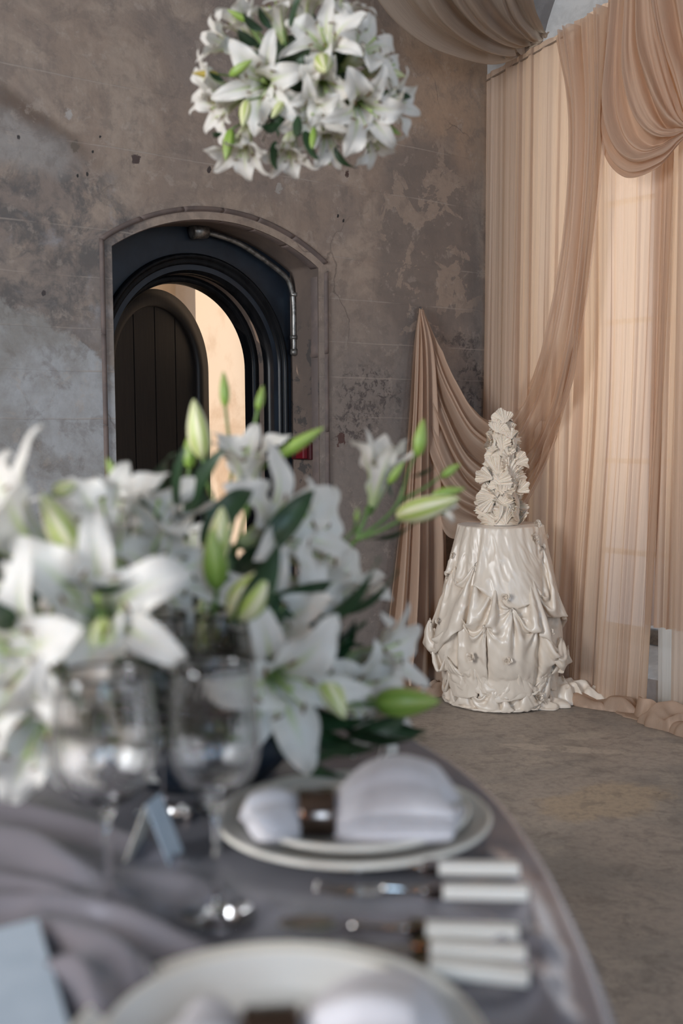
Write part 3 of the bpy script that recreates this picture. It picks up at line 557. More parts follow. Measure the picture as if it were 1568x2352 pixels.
def crumple(name, cx, cy, rx, ry, rot, h, mat, seed, n=90, base=.004, sc=9):
    """heap of folded cloth lying on the floor"""
    a = np.linspace(0, 2*np.pi, n*2, endpoint=False)[:, None]; r = np.linspace(0, 1, n)[None, :]
    X = r*np.cos(a); Y = r*np.sin(a); edge = 1+.16*n2(np.cos(a)*.8+0*r, np.sin(a)*.8+0*r, .9, seed)
    px = X*rx*edge; py = Y*ry*edge; wx = px+.03*n2(px, py, sc*.6, seed+9, 2); wy = py+.03*n2(px, py, sc*.6, seed+11, 2)
    rd = 1-np.sqrt(n2(wx*.55, wy*1.25, sc*.42, seed+1, 2)**2+.03)*1.5; r2 = 1-np.sqrt(n2(wx*.6, wy*1.2, sc*.75, seed+2, 1)**2+.03)*1.5
    H = base+h*np.clip(1-r**2.6, 0, 1)**.55*np.clip(.30+.65*rd+.22*r2, .08, 2)
    H = H*(1-.0*r); c, s = math.cos(rot), math.sin(rot)
    G = np.stack([cx+px*c-py*s, cy+px*s+py*c, H], -1); G[:, -1, 2] = base*.5
    return gridmesh(name, G, mat, pu=True)
def floor_at(x, y): return onz(x, y, 0)
def heap(name, pxs, mat, seed, parent):
    for (x, y, rx, ry, rot, h) in pxs:
        P = floor_at(x, y); obj(name, crumple(name, P[0], P[1], rx, ry, rot, h, mat, seed), parent); seed += 7
heap('puddle', [(915, 1606, .15, .075, .6, .12), (1000, 1594, .12, .06, .65, .07)], M_CHIF, 61, sw)
pd = thing('curtain_puddle', floor_at(1450, 1610), 'beige chiffon hems bunched on the concrete under the right curtains', 'fabric')
heap('fold', [(1345, 1620, .12, .05, -.87, .05), (1415, 1630, .12, .06, -.8, .07), (1480, 1648, .13, .065, -.8, .09), (1545, 1672, .14, .075, -.8, .11), (1600, 1690, .13, .07, -.8, .07)], M_CHIF, 81, pd)

# ================================================================= draped cake table (small cloth relaxation run at build time)
AX, AY, TOPZ = .700, 5.00, .785
def relax_skirt():
    L = 1.30; cz = np.array([0, .05, .14, .20, .27, .34, .42, .60, .79]); cr = np.array([.150, .155, .16, .20, .225, .225, .21, .19, .186])
    pins = [(-5, 1.16, .10, .22), (18, 1.08, .15, .23), (62, 1.12, .11, .22), (-45, 1.12, .12, .22), (-12, .42, .56, .232), (52, .10, .70, .205), (-75, .24, .63, .215), (76, .44, .515, .235), (3, .52, .455, .262), (-50, .56, .44, .262), (-84, .68, .375, .315), (28, .62, .40, .27), (-20, .60, .385, .28),
            (52, .80, .315, .30), (-32, .93, .215, .265), (6, .96, .205, .27), (50, .99, .185, .262), (-62, .90, .235, .29), (85, .86, .25, .30), (38, 1.18, .055, .235), (-14, 1.10, .13, .235), (-75, 1.02, .14, .21), (75, 1.10, .12, .23),
            (125, .5, .45, .26), (180, .55, .45, .26), (235, .5, .45, .26), (120, .9, .22, .27), (150, .9, .22, .27), (180, .9, .22, .27), (210, .9, .22, .27), (240, .9, .22, .27), (25, .36, .60, .222), (-35, .30, .64, .21)]
    X = None
    for (N, K, its) in ((112, 92, 420), (224, 184, 200)):
        s = np.linspace(0, L, K); Rr = .205+.215*np.clip(s/.50, 0, 1)**.8-.06*np.clip((s-.85)/.3, 0, 1)
        th = np.arange(N)/N*2*np.pi
        if X is None:
            z0 = np.maximum(.79-s*.63, .012+.02*np.maximum(s-1.2, 0)); r0_ = np.interp(z0, cz, cr)+.02
            g = np.random.default_rng(3); rf = r0_[None]*(1+.05*folds(th[:, None]/6.2832+.02*np.sin(9*s[None]), s[None]*3+0*th[:, None], [(13, 1, .8), (22, .6, 1.2)], 5)*np.clip(s[None]*6, 0, 1)); P = np.stack([rf*np.sin(th)[:, None], -rf*np.cos(th)[:, None], z0[None]*np.ones((N, 1))], -1)+g.normal(0, .003, (N, K, 3))
        else:
            a = np.arange(N)*X.shape[0]/N; i = a.astype(int); f = (a-i)[:, None, None]; Q = X[i]*(1-f)+X[(i+1) % X.shape[0]]*f
            b = np.linspace(0, X.shape[1]-1-1e-6, K); j = b.astype(int); f = (b-j)[None, :, None]; P = Q[:, j]*(1-f)+Q[:, np.minimum(j+1, X.shape[1]-1)]*f
        x = P.reshape(-1, 3).copy(); idx = np.arange(N*K).reshape(N, K); ds = s[1]-s[0]; groups = []
        def add(I, J, R, w=1.): groups.append((I.ravel(), J.ravel(), np.broadcast_to(R, I.shape).ravel()[:, None], w))
        hr = 2*np.pi*Rr/N; up = np.roll(idx, -1, 0); up2 = np.roll(idx, -2, 0)
        for p in (0, 1): add(idx[p::2], up[p::2], hr[None])
        for p in (0, 1): add(idx[:, p:-1:2], idx[:, p+1::2], np.full((N, len(range(p, K-1, 2))), ds))
        dg = np.sqrt(ds*ds+hr[:-1]**2)
        for p in (0, 1):
            A = idx[p::2, :-1]; B = up[p::2, 1:]; add(A, B, dg[None], .6); A = idx[p::2, 1:]; B = up[p::2, :-1]; add(A, B, dg[None], .6)
        bg_ = []
        for p in range(4): bg_.append((idx[p::4].ravel(), up2[p::4].ravel(), np.broadcast_to(2*hr[None], (len(range(p, N, 4)), K)).ravel()[:, None], .25))
        for p in range(4):
            c0 = [k for k in range(K-2) if k % 4 == p]; bg_.append((idx[:, c0].ravel(), idx[:, [k+2 for k in c0]].ravel(), np.full((N*len(c0), 1), 2*ds), .25))
        w = np.ones((N*K, 1)); pi, pp_ = [], []
        for (td, sp, z, r) in pins:
            i = int(round((td % 360)/360*N)) % N; k = int(round(sp/L*(K-1)))
            for di in (-1, 0, 1): 
                for dk in (-1, 0, 1):
                    pi.append(idx[(i+di) % N, k+dk]); t = math.radians(td)+di*.012; pp_.append((r*math.sin(t), -r*math.cos(t), z+dk*.002))
        pi = np.array(pi); pt = np.array(pp_); w[pi] = 0; w[idx[:, 0]] = 0; x0p = x[pi].copy(); tr_ = .187+.0035*np.sin(23*th)+.0025*np.sin(37*th+1); top = np.stack([tr_*np.sin(th), -tr_*np.cos(th), np.full(N, TOPZ)], -1)
        old = x.copy(); press = .00012; UU, VV_ = np.meshgrid(np.arange(N)/N, s, indexing='ij'); wob = n2(np.cos(UU*6.283)*.5+VV_, np.sin(UU*6.283)*.5, 3.2, 17, 2)
        for it in range(its):
            v = (x-old)*.94; old = x.copy(); x = x+v*w; x[:, 2] -= .00042*w[:, 0]
            rr0 = np.hypot(x[:, 0], x[:, 1])+1e-9; prs = press*w[:, 0]/rr0*(1+.5*wob.reshape(-1)); x[:, 0] += x[:, 0]*prs; x[:, 1] += x[:, 1]*prs
            if N < 200: f = min(1, it/160); x[pi] = x0p*(1-f)+pt*f
            else: x[pi] = pt
            x[idx[:, 0]] = top
            for rep in range(3):
                for (I, J, R, k) in groups+(bg_ if rep == 2 else []):
                    a = x[I]; b = x[J]; d = b-a; l = np.sqrt((d*d).sum(1, keepdims=True))+1e-9; wi = w[I]; wj = w[J]; c = k*(l-R)/l/(wi+wj+1e-9)*d
                    if k < .3: c = c*(l < R)
                    x[I] = a+c*wi; x[J] = b-c*wj
                r = np.hypot(x[:, 0], x[:, 1])+1e-9; rc = np.interp(x[:, 2], cz, cr); m = (r < rc) & (w[:, 0] > 0); q = np.where(m, rc/r, 1.); x[:, 0] *= q; x[:, 1] *= q
                x[:, 2] = np.maximum(x[:, 2], .006)
            rr_ = np.hypot(x[:, 0], x[:, 1]); lim = np.where(x[:, 2] < .15, .255, .34); q = np.where(rr_ > lim, lim/rr_, 1.); x[:, 0] *= q; x[:, 1] *= q
        X = x.reshape(N, K, 3)
    return X
SK = relax_skirt()
tb_ = thing('cake_table', (AX, AY, 0), 'round pedestal table hidden under the gathered ivory satin', 'table')
obj('tabletop', lathe('tabletop', [(0, .735), (.160, .735), (.165, .740), (.165, .768), (.161, .772), (0, .772)], M_WOOD, 40), tb_, False)
obj('pedestal', lathe('pedestal', [(0, .0), (.115, .0), (.115, .02), (.04, .05), (.03, .4), (.04, .7), (.12, .735), (0, .735)], M_WOOD, 32), tb_, False)
sc_ = thing('satin_cloth', (AX, AY, 0), 'ivory satin cloth gathered in puffs like a ballgown over the cake table', 'tablecloth')
top_ring = np.stack([SK[:, :1]*np.array([q, q, 1]) for q in (0.001, .3, .6, .85, .95)], 1)[:, :, 0]; top_ring[..., 2] = TOPZ+.001; top_ring[:, -1, 2] = TOPZ+.002
G = np.concatenate([top_ring, SK], 1)
for _ in range(1): G[:, 5:-1] = .5*G[:, 5:-1]+.125*(np.roll(G, 1, 0)[:, 5:-1]+np.roll(G, -1, 0)[:, 5:-1]+G[:, 4:-2]+G[:, 6:])
def upsample(G):
    n, m, _ = G.shape; H = np.zeros((2*n, m, 3)); H[::2] = G; H[1::2] = .5625*(G+np.roll(G, -1, 0))-.0625*(np.roll(G, 1, 0)+np.roll(G, -2, 0)); return cat(H.transpose(1, 0, 2), 2*m-1).transpose(1, 0, 2)
G = upsample(G); Gp = np.concatenate([G[-2:], G, G[:2]]); Nn = normals(Gp)[2:-2]; aa = np.arange(G.shape[0])[:, None]/G.shape[0]*2*np.pi; ssv = np.clip((np.arange(G.shape[1])-9)/(G.shape[1]-9), 0, 1)[None]*1.3
fine = 0*ssv+0*aa; Xa = np.cos(aa)*.3+0*ssv; Ya = np.sin(aa)*.3+0*ssv; Sa = ssv+0*aa; mk_ = np.clip(Sa*12, 0, 1)
fine += .0040*(ridged(Xa*2.2+Sa*.7, Ya*2.2+Sa*.3, 2.6, 91)-.4)*np.clip((Sa-.1)*3, .25, 1); fine += .0022*(ridged(Xa*3+Sa*1.6, Ya*3-Sa*1.3, 4.2, 95)-.4)
dm = (aa+np.pi) % (2*np.pi)-np.pi
for (td, sp) in ((52, .10), (-75, .24), (76, .44), (3, .52), (-50, .56), (-84, .68), (28, .62), (-20, .60), (52, .80), (-32, .93), (6, .96), (50, .99), (-62, .90), (38, 1.18), (-14, 1.10), (25, .36), (-35, .30)):
    dx_ = ((aa-math.radians(td)+np.pi) % (2*np.pi)-np.pi)*.28; dy_ = Sa-sp; dd_ = np.hypot(dx_, dy_); an_ = np.arctan2(dy_, dx_)
    fine += .0075*np.sin(9*an_+.6*np.sin(3*an_)+sp*9)*np.exp(-dd_/.055)*(1-np.exp(-dd_/.010))
G = G+Nn*(fine*mk_*np.sign(-1))[..., None]
so = obj('skirt', gridmesh('skirt', G, M_IVORY, pu=True), sc_, False)
def ribbon_rose(name, mat, r, seed, turns=3.2, n=90, m=7):
    g = np.random.default_rng(seed); a = np.linspace(0, turns*2*np.pi, n)[:, None]; v = np.linspace(0, 1, m)[None, :]; rr_ = r*(.12+.55*a/a.max())
    R_c = rr_+r*.38*v**1.4*(.5+a/a.max()); w = 1+.16*np.sin(a*2.63+g.uniform(0, 6))*v+.10*np.sin(a*6.1+g.uniform(0, 6))*v**2
    G = np.stack([R_c*w*np.cos(a), R_c*w*np.sin(a), r*(.55*v*(1.15-.55*a/a.max())+.12*np.sin(a*3.7)*v**2)+0*a], -1); return gridmesh(name, G, mat)
rose = [ribbon_rose('fabric_rose', M_IVORY, 1.0, k) for k in range(3)]
def look(d, roll=0.):
    d = Vector([float(q) for q in d]).normalized(); return (d.to_track_quat('Z', 'Y').to_matrix() @ Matrix.Rotation(roll, 3, 'Z')).to_4x4()
def place(o, P, d, s=1., roll=0.):
    o.matrix_local = Matrix.Translation(Vector([float(q) for q in P])) @ look(d, roll) @ Matrix.Diagonal((s, s, s, 1)); return o
ROSES = [(1232, 1203, .035, .26), (1226, 1237, .042, .205), (1255, 1232, .022, .22), (1040, 1276, .026, .22), (1258, 1330, .022, .24), (1160, 1372, .03, .272), (1080, 1510, .036, .285), (1166, 1518, .032, .285), (1262, 1452, .036, .32), (1005, 1425, .026, .30), (1236, 1602, .046, .26), (1290, 1560, .03, .27)]
for k, (x, y, r, R0) in enumerate(ROSES):
    dx = (x-784)/F; Yg = AY-math.sqrt(max(R0**2-(dx*AY-AX)**2, 0.0))-.01; P = ony(x, y, Yg); dr = np.array([P[0]-AX, P[1]-AY, .05])
    o = obj('fabric_rose', rose[k % 3], sc_, False); place(o, P-np.array([AX, AY, 0]), dr, r*.5, k*1.3)
def trail(cx, cy, rx, ry, rot, h, seed):
    me = crumple('trail', 0, 0, rx, ry, rot, h, M_IVORY, seed, 90, .004, 12); o = obj('trail', me, sc_, False); P = floor_at(cx, cy); o.location = Vector((P[0]-AX, P[1]-AY, 0.0))
for q in ((1262, 1604, .15, .09, -.9, .13, 5), (1315, 1606, .17, .075, -.6, .10, 15), (1215, 1622, .17, .08, -.2, .07, 25), (1362, 1608, .10, .05, -.5, .065, 35)): trail(*q)

# ---- ruffled cake
def ruffle_mesh(name, seed, arc=2.2, L=1., nf=9, cup=.5):
    g = np.random.default_rng(seed); n, m = 150, 18; u = np.linspace(0, 1, n)[:, None]; v = np.linspace(0, 1, m)[None, :]
    th = (u-.5)*arc+.35*v*math.sin(seed); rad = .06+.94*v*(1+.10*np.sin(2*np.pi*1.1*u+g.uniform(0, 6))+.05*np.sin(2*np.pi*3.1*u+g.uniform(0, 6)))
    fz = folds(u+.015*np.sin(3*v), v*np.ones_like(u), [(nf, 1., .3), (nf*1.7, .4, .5), (nf*.4, .5, .4)], seed)
    curl = .12*v**4*np.sin(2*np.pi*2.1*u+g.uniform(0, 6))
    X = rad*np.sin(th); Y = rad*np.cos(th)-.35; Z = cup*v**2*.40+fz*.040*v**.5*(.4+v)+curl-.42*X**2-.05*Y**2
    G = np.stack([X+0*v, Y+0*v, Z+0*v], -1)*L; return gridmesh(name, G, M_ICING)
RUF = [ruffle_mesh('ruffle', 100+k, [2.3, 1.7, 2.8, 2.0, 1.4, 3.0][k], 1., [15, 11, 18, 13, 10, 20][k], [.45, .3, .6, .35, .5, .4][k]) for k in range(6)]
ck = thing('ruffled_cake', (AX, AY-.02, TOPZ+.003), 'tall ivory cake wrapped in spiralling fabric-like ruffles, on the satin table', 'cake')
cz_ = [0, .06, .13, .20, .27, .34, .40, .455]; ccx = [.005, .008, .004, .008, .012, .010, .006, .004]; crr = [.098, .094, .088, .088, .078, .066, .050, .026]
def cprof(z): return float(np.interp(z, cz_, ccx)), float(np.interp(z, cz_, crr))
core = np.array([[(.72*cprof(z)[1])*math.cos(a)+cprof(z)[0] if True else 0, (.72*cprof(z)[1])*math.sin(a), z] for a in np.linspace(0, 2*np.pi, 32, endpoint=False) for z in np.linspace(0, .44, 24)]).reshape(32, 24, 3)
obj('cake_body', gridmesh('cake_body', core, M_ICING, pu=True), ck, False)
g = np.random.default_rng(12)
rows = 10
for i in range(rows):
    z = .03+.375*(i/(rows-1))**.95; cx_, r_ = cprof(z); cnt = 6 if i < 7 else 5
    for j in range(cnt):
        a = 2*np.pi*(j+.5*(i % 2))/cnt+i*.41+g.uniform(-.15, .15); out = np.array([math.sin(a), -math.cos(a), g.uniform(-.05, .22)])
        s = (.078+.030*g.random())*(.50+.50*r_/.09); o = obj('ruffle', RUF[int(g.integers(0, 6))], ck, False)
        P = np.array([cx_+r_*.74*math.sin(a), -r_*.74*math.cos(a), z]); up_ = 1.1*math.sin(i*1.25+.5)+g.uniform(-.5, .5)
        place(o, P, out, s, up_)
for (x, y, s, k, roll) in ((1156, 962, .062, 0, .15), (1146, 985, .055, 2, -.3), (1172, 1000, .05, 1, .3), (1120, 1095, .075, 4, 1.1), (1192, 1060, .06, 1, -.8), (1195, 1125, .06, 4, -1.1), (1125, 1140, .085, 0, 1.5), (1150, 1110, .06, 5, 0)):
    P = ony(x, y, AY-.085)-np.array([AX, AY-.02, TOPZ+.003]); o = obj('ruffle', RUF[k], ck, False); place(o, P, (.0, -1, .25), s, roll)

# ================================================================= dining table
TX, TY, TA, TB, TN = -.400, 1.08, .615, .95, 2.4
dt = thing('dining_table', (TX, TY, 0), 'long oval dining table hidden under the grey lilac satin cloth', 'table')
def oval(k, th):
    c, s = np.cos(th), np.sin(th); r = (np.abs(c/(TA*k))**TN+np.abs(s/(TB*k))**TN)**(-1/TN); return TX+r*c, TY+r*s
th = np.linspace(0, 2*np.pi, 96, endpoint=False); Gt = []
for kk, z in ((.0001, .742), (.965, .742), (.975, .738), (.975, .715), (.965, .712), (.0001, .712)):
    x, y = oval(kk, th); Gt.append(np.stack([x, y, np.full_like(x, z)], -1))
obj('tabletop', gridmesh('tabletop', np.stack(Gt, 1), M_WOOD, pu=True), dt)
for sx in (-1, 1):
    for sy in (-1, 1):
        lx, ly = TX+sx*.38, TY+sy*.62; obj('leg', mesh('leg', *[q for q in boxv((lx-.03, ly-.03, 0), (lx+.03, ly+.03, .711))], M_WOOD, False), dt)
def tpt(x, y): P = onz(x, y, .75); return (P[0], P[1])
RID = [([(-60, 2075), (120, 2105), (250, 2125), (400, 2180), (560, 2235)], .016, .017), ([(-60, 1915), (60, 1960), (150, 2010), (260, 2060)], .018, .022), ([(60, 2150), (200, 2215), (300, 2270), (330, 2330)], .022, .026),
       ([(-60, 1830), (120, 1880), (300, 1935), (420, 1985)], .010, .016), ([(280, 2010), (420, 2035), (520, 2075)], .010, .018), ([(80, 2270), (180, 2300), (240, 2380)], .020, .020), ([(700, 2105), (900, 2120), (1080, 2130), (1250, 2180)], .007, .016),
       ([(940, 2145), (1100, 2150), (1180, 2210), (1290, 2330)], .008, .014), ([(-60, 2010), (100, 2050), (230, 2090)], .008, .010), ([(1130, 1960), (1210, 2060), (1270, 2250)], .006, .014)]
def cloth_h(x, y):
    h = .0025*n2(x, y, 2.2, 71, 2)+.0012*n2(x, y, 7, 72, 2)
    for pts, a, w in RID:
        q = np.array([tpt(*p) for p in pts]); q = cat(q, 24); d2 = np.full(x.shape, 1e9); tt = np.zeros(x.shape)
        for i in range(len(q)-1):
            A, B = q[i], q[i+1]; ab = B-A; t = np.clip(((x-A[0])*ab[0]+(y-A[1])*ab[1])/(ab@ab), 0, 1); dd = (x-A[0]-t*ab[0])**2+(y-A[1]-t*ab[1])**2
            m = dd < d2; d2 = np.where(m, dd, d2); tt = np.where(m, (i+t)/(len(q)-1), tt)
        d = np.sqrt(d2); h = h+1.9*a*np.exp(-np.abs(d/w)**1.7)*(.35+.65*np.sin(np.pi*np.clip(tt, .04, .96))**.6)
    return h
nth = 620; th = np.linspace(0, 2*np.pi, nth, endpoint=False); ks = np.concatenate([[.0004], np.linspace(.02, .9, 150), np.linspace(.905, .995, 14)]); cols = []
for k in ks:
    x, y = oval(k, th); cols.append(np.stack([x, y, .7465+np.maximum(cloth_h(x, y)*np.clip((1-k)/.06, .25, 1), -.0015)], -1))
ph_ = folds(th[:, None]/(2*np.pi), np.zeros((nth, 1)), [(26, 1, 0), (47, .5, 0), (11, .5, 0)], 77)[:, 0]
for q in np.linspace(0, 1, 40):
    ang = min(q*10, 1)*np.pi/2; drop = max(q-.1, 0)/.9; x, y = oval(1, th); nx, ny = np.cos(th)*TB, np.sin(th)*TA; nl = np.hypot(nx, ny); nx, ny = nx/nl, ny/nl
    out = .012*math.sin(ang)+(.010+.05*drop)*drop**.5*.6+.022*drop**.6*ph_; z = .7465-.012*(1-math.cos(ang))-.725*drop; cols.append(np.stack([x+nx*out, y+ny*out, np.full_like(x, z)], -1))
tc_ = obj('tablecloth', gridmesh('tablecloth', np.stack(cols, 1), M_TCLOTH, pu=True)); tag(tc_, 'grey lilac satin tablecloth with raised folds, draping to the concrete floor', 'tablecloth'); rebase(tc_, (TX, TY, 0))

# ---- plates
TZ = .7505
def plate(name, loc, R, mat, label, grp=None, depth=.016, rimmat=None):
    p = thing(name, loc, label, 'plate', grp)
    pr_ = [(0, .004), (R*.60, .004), (R*.66, .006), (R*.72, depth*.75), (R*.96, depth*.98), (R*.985, depth+.002), (R, depth), (R*.99, depth-.003), (R*.73, depth*.75-.005), (R*.66, .001), (R*.58, .0), (0, .0)]
    obj('dish', lathe('dish', pr_, mat, 96), p, False)
    obj('rim_band', lathe('rim_band', [(R*.962, depth*.985+.0002), (R*.987, depth+.0028), (R*1.003, depth), (R*.993, depth-.0035)], rimmat or M_RIM, 96), p, False)
    return p
PC = onz(812, 1885, .76); PN = (-.052, .825, 0)
plate('charger_plate', (PC[0], PC[1], TZ+.002), .163, M_PORC, 'wide grey-white charger plate under the folded napkin setting beyond the forks')
plate('dinner_plate', (PC[0]+.002, PC[1]+.002, TZ+.010), .136, M_PORC, 'smaller pale plate holding the napkin with the dark metal ring')
plate('charger_plate', (PN[0], PN[1], TZ+.002), .160, M_PORC2, 'white charger plate cut off by the bottom edge of the photo')
plate('dinner_plate', (PN[0], PN[1]-.003, TZ+.010), .132, M_PORC2, 'white plate stacked on the charger at the bottom edge of the photo')
# ---- napkins pulled through rings
def napkin(name, loc, label, yaw, Ll=.075, Lr=.155, hgt=.05, seed=1):
    nu, nv = 90, 96; s = np.linspace(-Ll, Lr, nu)[:, None]; a = np.linspace(0, 2*np.pi, nv, endpoint=False)[None, :]
    t = np.where(s < 0, -s/Ll, s/Lr); tq = np.clip((np.abs(s)-.018)/(np.where(s < 0, Ll, Lr)-.018), 0, 1); wd = np.where(s < 0, .022+.026*np.sin(tq*1.9)**.8, .022+.062*tq**.7*(1-.30*tq**3)); hh = np.where(s < 0, .020+.006*np.sin(tq*2.6), .020+(hgt-.016)*np.sin(tq**.8*2.5)*.62)
    end = np.clip((1-t)/.10, .02, 1)**.5; f = 1+.10*folds(a/(2*np.pi)+.03*s*10, s*8+0*a, [(5, 1, .6), (9, .5, .9)], seed)*np.clip(t*3, .25, 1)
    X = s+.012*np.sin(a*2+1)*t**2+0*a; Y = wd*f*end*np.cos(a)+.014*t*np.sin(3*t+a); Z = hh*1.02+hh*f*end*np.sin(a); Z = np.maximum(Z, .0015)
    c, sn = math.cos(yaw), math.sin(yaw); G = np.stack([X*c-Y*sn, X*sn+Y*c, Z], -1); me = mesh(name, G.reshape(-1, 3), gridf(nu, nv, False, True)+[tuple(range(nv)), tuple(range((nu-1)*nv, nu*nv))[::-1]], M_LINEN)
    n = obj(name, me); n.location = Vector(loc); tag(n, label, 'napkin')
    # loose top flap
    return n
def ring(loc, label, yaw):
    a = np.linspace(0, 2*np.pi, 48, endpoint=False)[:, None]; pr_ = np.array([(-.020, 1.0), (-.020, 1.06), (-.017, 1.09), (.017, 1.09), (.020, 1.06), (.020, 1.0), (-.020, 1.0)]); x = pr_[None, :, 0]+0*a; r = pr_[None, :, 1]
    Y = .0285*r*np.cos(a); Z = .0245*r*np.sin(a)+.0272; c, s = math.cos(yaw), math.sin(yaw)
    o = obj('napkin_ring', gridmesh('napkin_ring', np.stack([x*c-Y*s, x*s+Y*c, Z], -1), M_BRONZE, pu=True)); o.location = Vector(loc); tag(o, label, 'napkin ring')
RG = onz(727, 1872, .79); nz_ = TZ+.0155
napkin('napkin', (RG[0], RG[1], nz_), 'white linen napkin pulled through the dark ring on the plate beyond the forks', .06, seed=4)
ring((RG[0], RG[1], nz_), 'dark polished napkin ring round the white napkin beyond the forks', .06)
napkin('napkin', (PN[0]+.0, PN[1]-.055, nz_), 'white linen napkin on the plate cut off by the bottom edge of the photo', .1, .07, .12, .032, seed=9)
ring((PN[0]+.0, PN[1]-.055, nz_), 'dark napkin ring on the bottom edge plate, mostly out of the photo', .1)
# ---- cutlery with square ivory handles
def cutlery(name, kind, a, b, label, grp=None, z=.012, hl=.085):
    """a = handle end, b = working tip (table points)"""
    A = np.array([a[0], a[1], TZ+z]); B = np.array([b[0], b[1], TZ+z]); L = np.linalg.norm(B-A); e = (B-A)/L; q = np.cross(ZZ, e)
    t = thing(name, A, label, kind, grp); fn = lambda x, y, zz: A+e*x+q*y+ZZ*zz
    obj('handle', bevbox('handle', (0, -.0085, -.006), (hl, .0085, .006), M_IVH, .002, 2, fn), t)
    obj('collar', bevbox('collar', (hl, -.009, -.0065), (hl+.016, .009, .0065), M_BRONZE, .0015, 2, fn), t)
    x0 = hl+.016
    if kind == 'knife':
        xs = np.linspace(x0, L, 24); w = .0105*np.clip((L-xs)/(.03), 0, 1)**.5; lo = [fn(x, -.006-.0*w_, .0) for x, w_ in zip(xs, w)]
        vv = []
        for x, w_ in zip(xs, w): vv += [fn(x, -.004, .0012), fn(x, w_, .0003), fn(x, w_, -.0003), fn(x, -.004, -.0012)]
        obj('blade', mesh('blade', vv, gridf(24, 4, False, True)+[(3, 2, 1, 0), (92, 93, 94, 95)], M_STEEL), t)
    elif kind == 'fork':
        obj('neck', tube('neck', [fn(x0, 0, 0), fn(x0+.02, 0, .001), fn(x0+.045, 0, .002)], [.005, .0028, .005], M_STEEL, 10, 10), t)
        xs = x0+.042; n, m = 14, 9; u = np.linspace(0, 1, n)[:, None]; v = np.linspace(-1, 1, m)[None, :]; G = np.zeros((n, m, 3)); w = .0115*np.clip(u*2.6+.3, 0, 1)
        for i in range(n):
            for j in range(m): G[i, j] = fn(xs+.024*u[i, 0], w[i, 0]*v[0, j], .002-.004*math.sin(u[i, 0]*2)*(1-.3*v[0, j]**2))
        obj('fork_head', gridmesh('fork_head', G, M_STEEL), t)
        for y in (-.0095, -.0032, .0032, .0095):
            obj('tine', tube('tine', [fn(xs+.022, y, -.0015), fn(xs+.045, y, -.002), fn(min(xs+.072, L), y, .003)], [.0018, .0015, .0005], M_STEEL, 6, 8), t)
    else:
        obj('neck', tube('neck', [fn(x0, 0, 0), fn(x0+.025, 0, .001), fn(x0+.055, 0, .001)], [.005, .0028, .0045], M_STEEL, 10, 10), t)
        n, m = 20, 24; r = np.linspace(0.001, 1, n)[:, None]; aa = np.linspace(0, 2*np.pi, m, endpoint=False)[None, :]; G = np.zeros((n, m, 3)); cx_ = L-.028
        for i in range(n):
            for j in range(m):
                rr_, an = r[i, 0], aa[0, j]; G[i, j] = fn(cx_+.029*rr_*math.cos(an), .0175*rr_*math.sin(an)*(1-.12*math.cos(an)), -.004+.006*rr_**2)
        obj('bowl', gridmesh('bowl', G, M_STEEL, pv=True), t)
    return t
cutlery('fork', 'fork', tpt(1192, 2022), tpt(735, 2015), 'ivory-handled fork nearest the napkin plate')
cutlery('fork', 'fork', tpt(1212, 2078), tpt(700, 2068), 'ivory-handled fork second from the napkin plate')
cutlery('spoon', 'spoon', tpt(1190, 2172), tpt(640, 2152), 'ivory-handled spoon farthest from the bottom edge plate')
cutlery('knife', 'knife', tpt(1208, 2222), tpt(655, 2190), 'ivory-handled knife lying beside the spoon above the bottom edge plate')
cutlery('knife', 'knife', tpt(1215, 2276), tpt(760, 2228), 'ivory-handled knife closest to the bottom edge plate')
# ---- wine glasses
def wineglass(x, y, label, H=.25, R=.049, yaw=0.):
    gp = thing('wine_glass', (x, y, TZ+.001), label, 'wine glass', 'ribbed wine glasses on the satin table')
    zb = H*.46; foot = [(0, .0), (.036, .0), (.0365, .0012), (.034, .0022), (.012, .0045), (.0045, .012), (.0034, .03), (.0032, zb*.7), (.004, zb-.012), (.008, zb-.003)]
    ob = [(.018, zb+.004), (R*.72, zb+.016), (R*.93, zb+.034), (R, zb+.055), (R*.985, zb+.080), (R*.93, zb+.105), (R*.86, H)]
    ib = [(R*.86-.0006, H+.0003), (R*.93-.0010, zb+.105), (R*.985-.0010, zb+.080), (R-.0011, zb+.055), (R*.93-.0009, zb+.035), (R*.72-.0010, zb+.0185), (.014, zb+.0075), (.0, zb+.006)]
    def cp_(q, n): return [tuple(p) for p in cat(np.array(q), n)]
    pr_ = foot+cp_(ob, 30)+cp_(ib, 30)
    md = lambda a, r, z: .00042*np.cos(36*a)*np.clip((z-zb-.01)/.02, 0, 1)*np.clip((H-.006-z)/.01, 0, 1)*(r > .02)
    o = obj('bowl', lathe('bowl', pr_, M_GLASS, 176, md), gp, False); return gp
for (x, y, R, H, lb) in ((250, 2112, .050, .245, 'ribbed wine glass in front of the lilies, leftmost of the four'), (500, 2098, .043, .25, 'ribbed wine glass between the leftmost glass and the napkin plate'),
                         (372, 1868, .041, .25, 'ribbed wine glass standing behind the tent card'), (512, 1850, .038, .245, 'ribbed wine glass at the back, close to the napkin plate rim')):
    P = onz(x, y, .752); wineglass(P[0], P[1], lb, H, R)
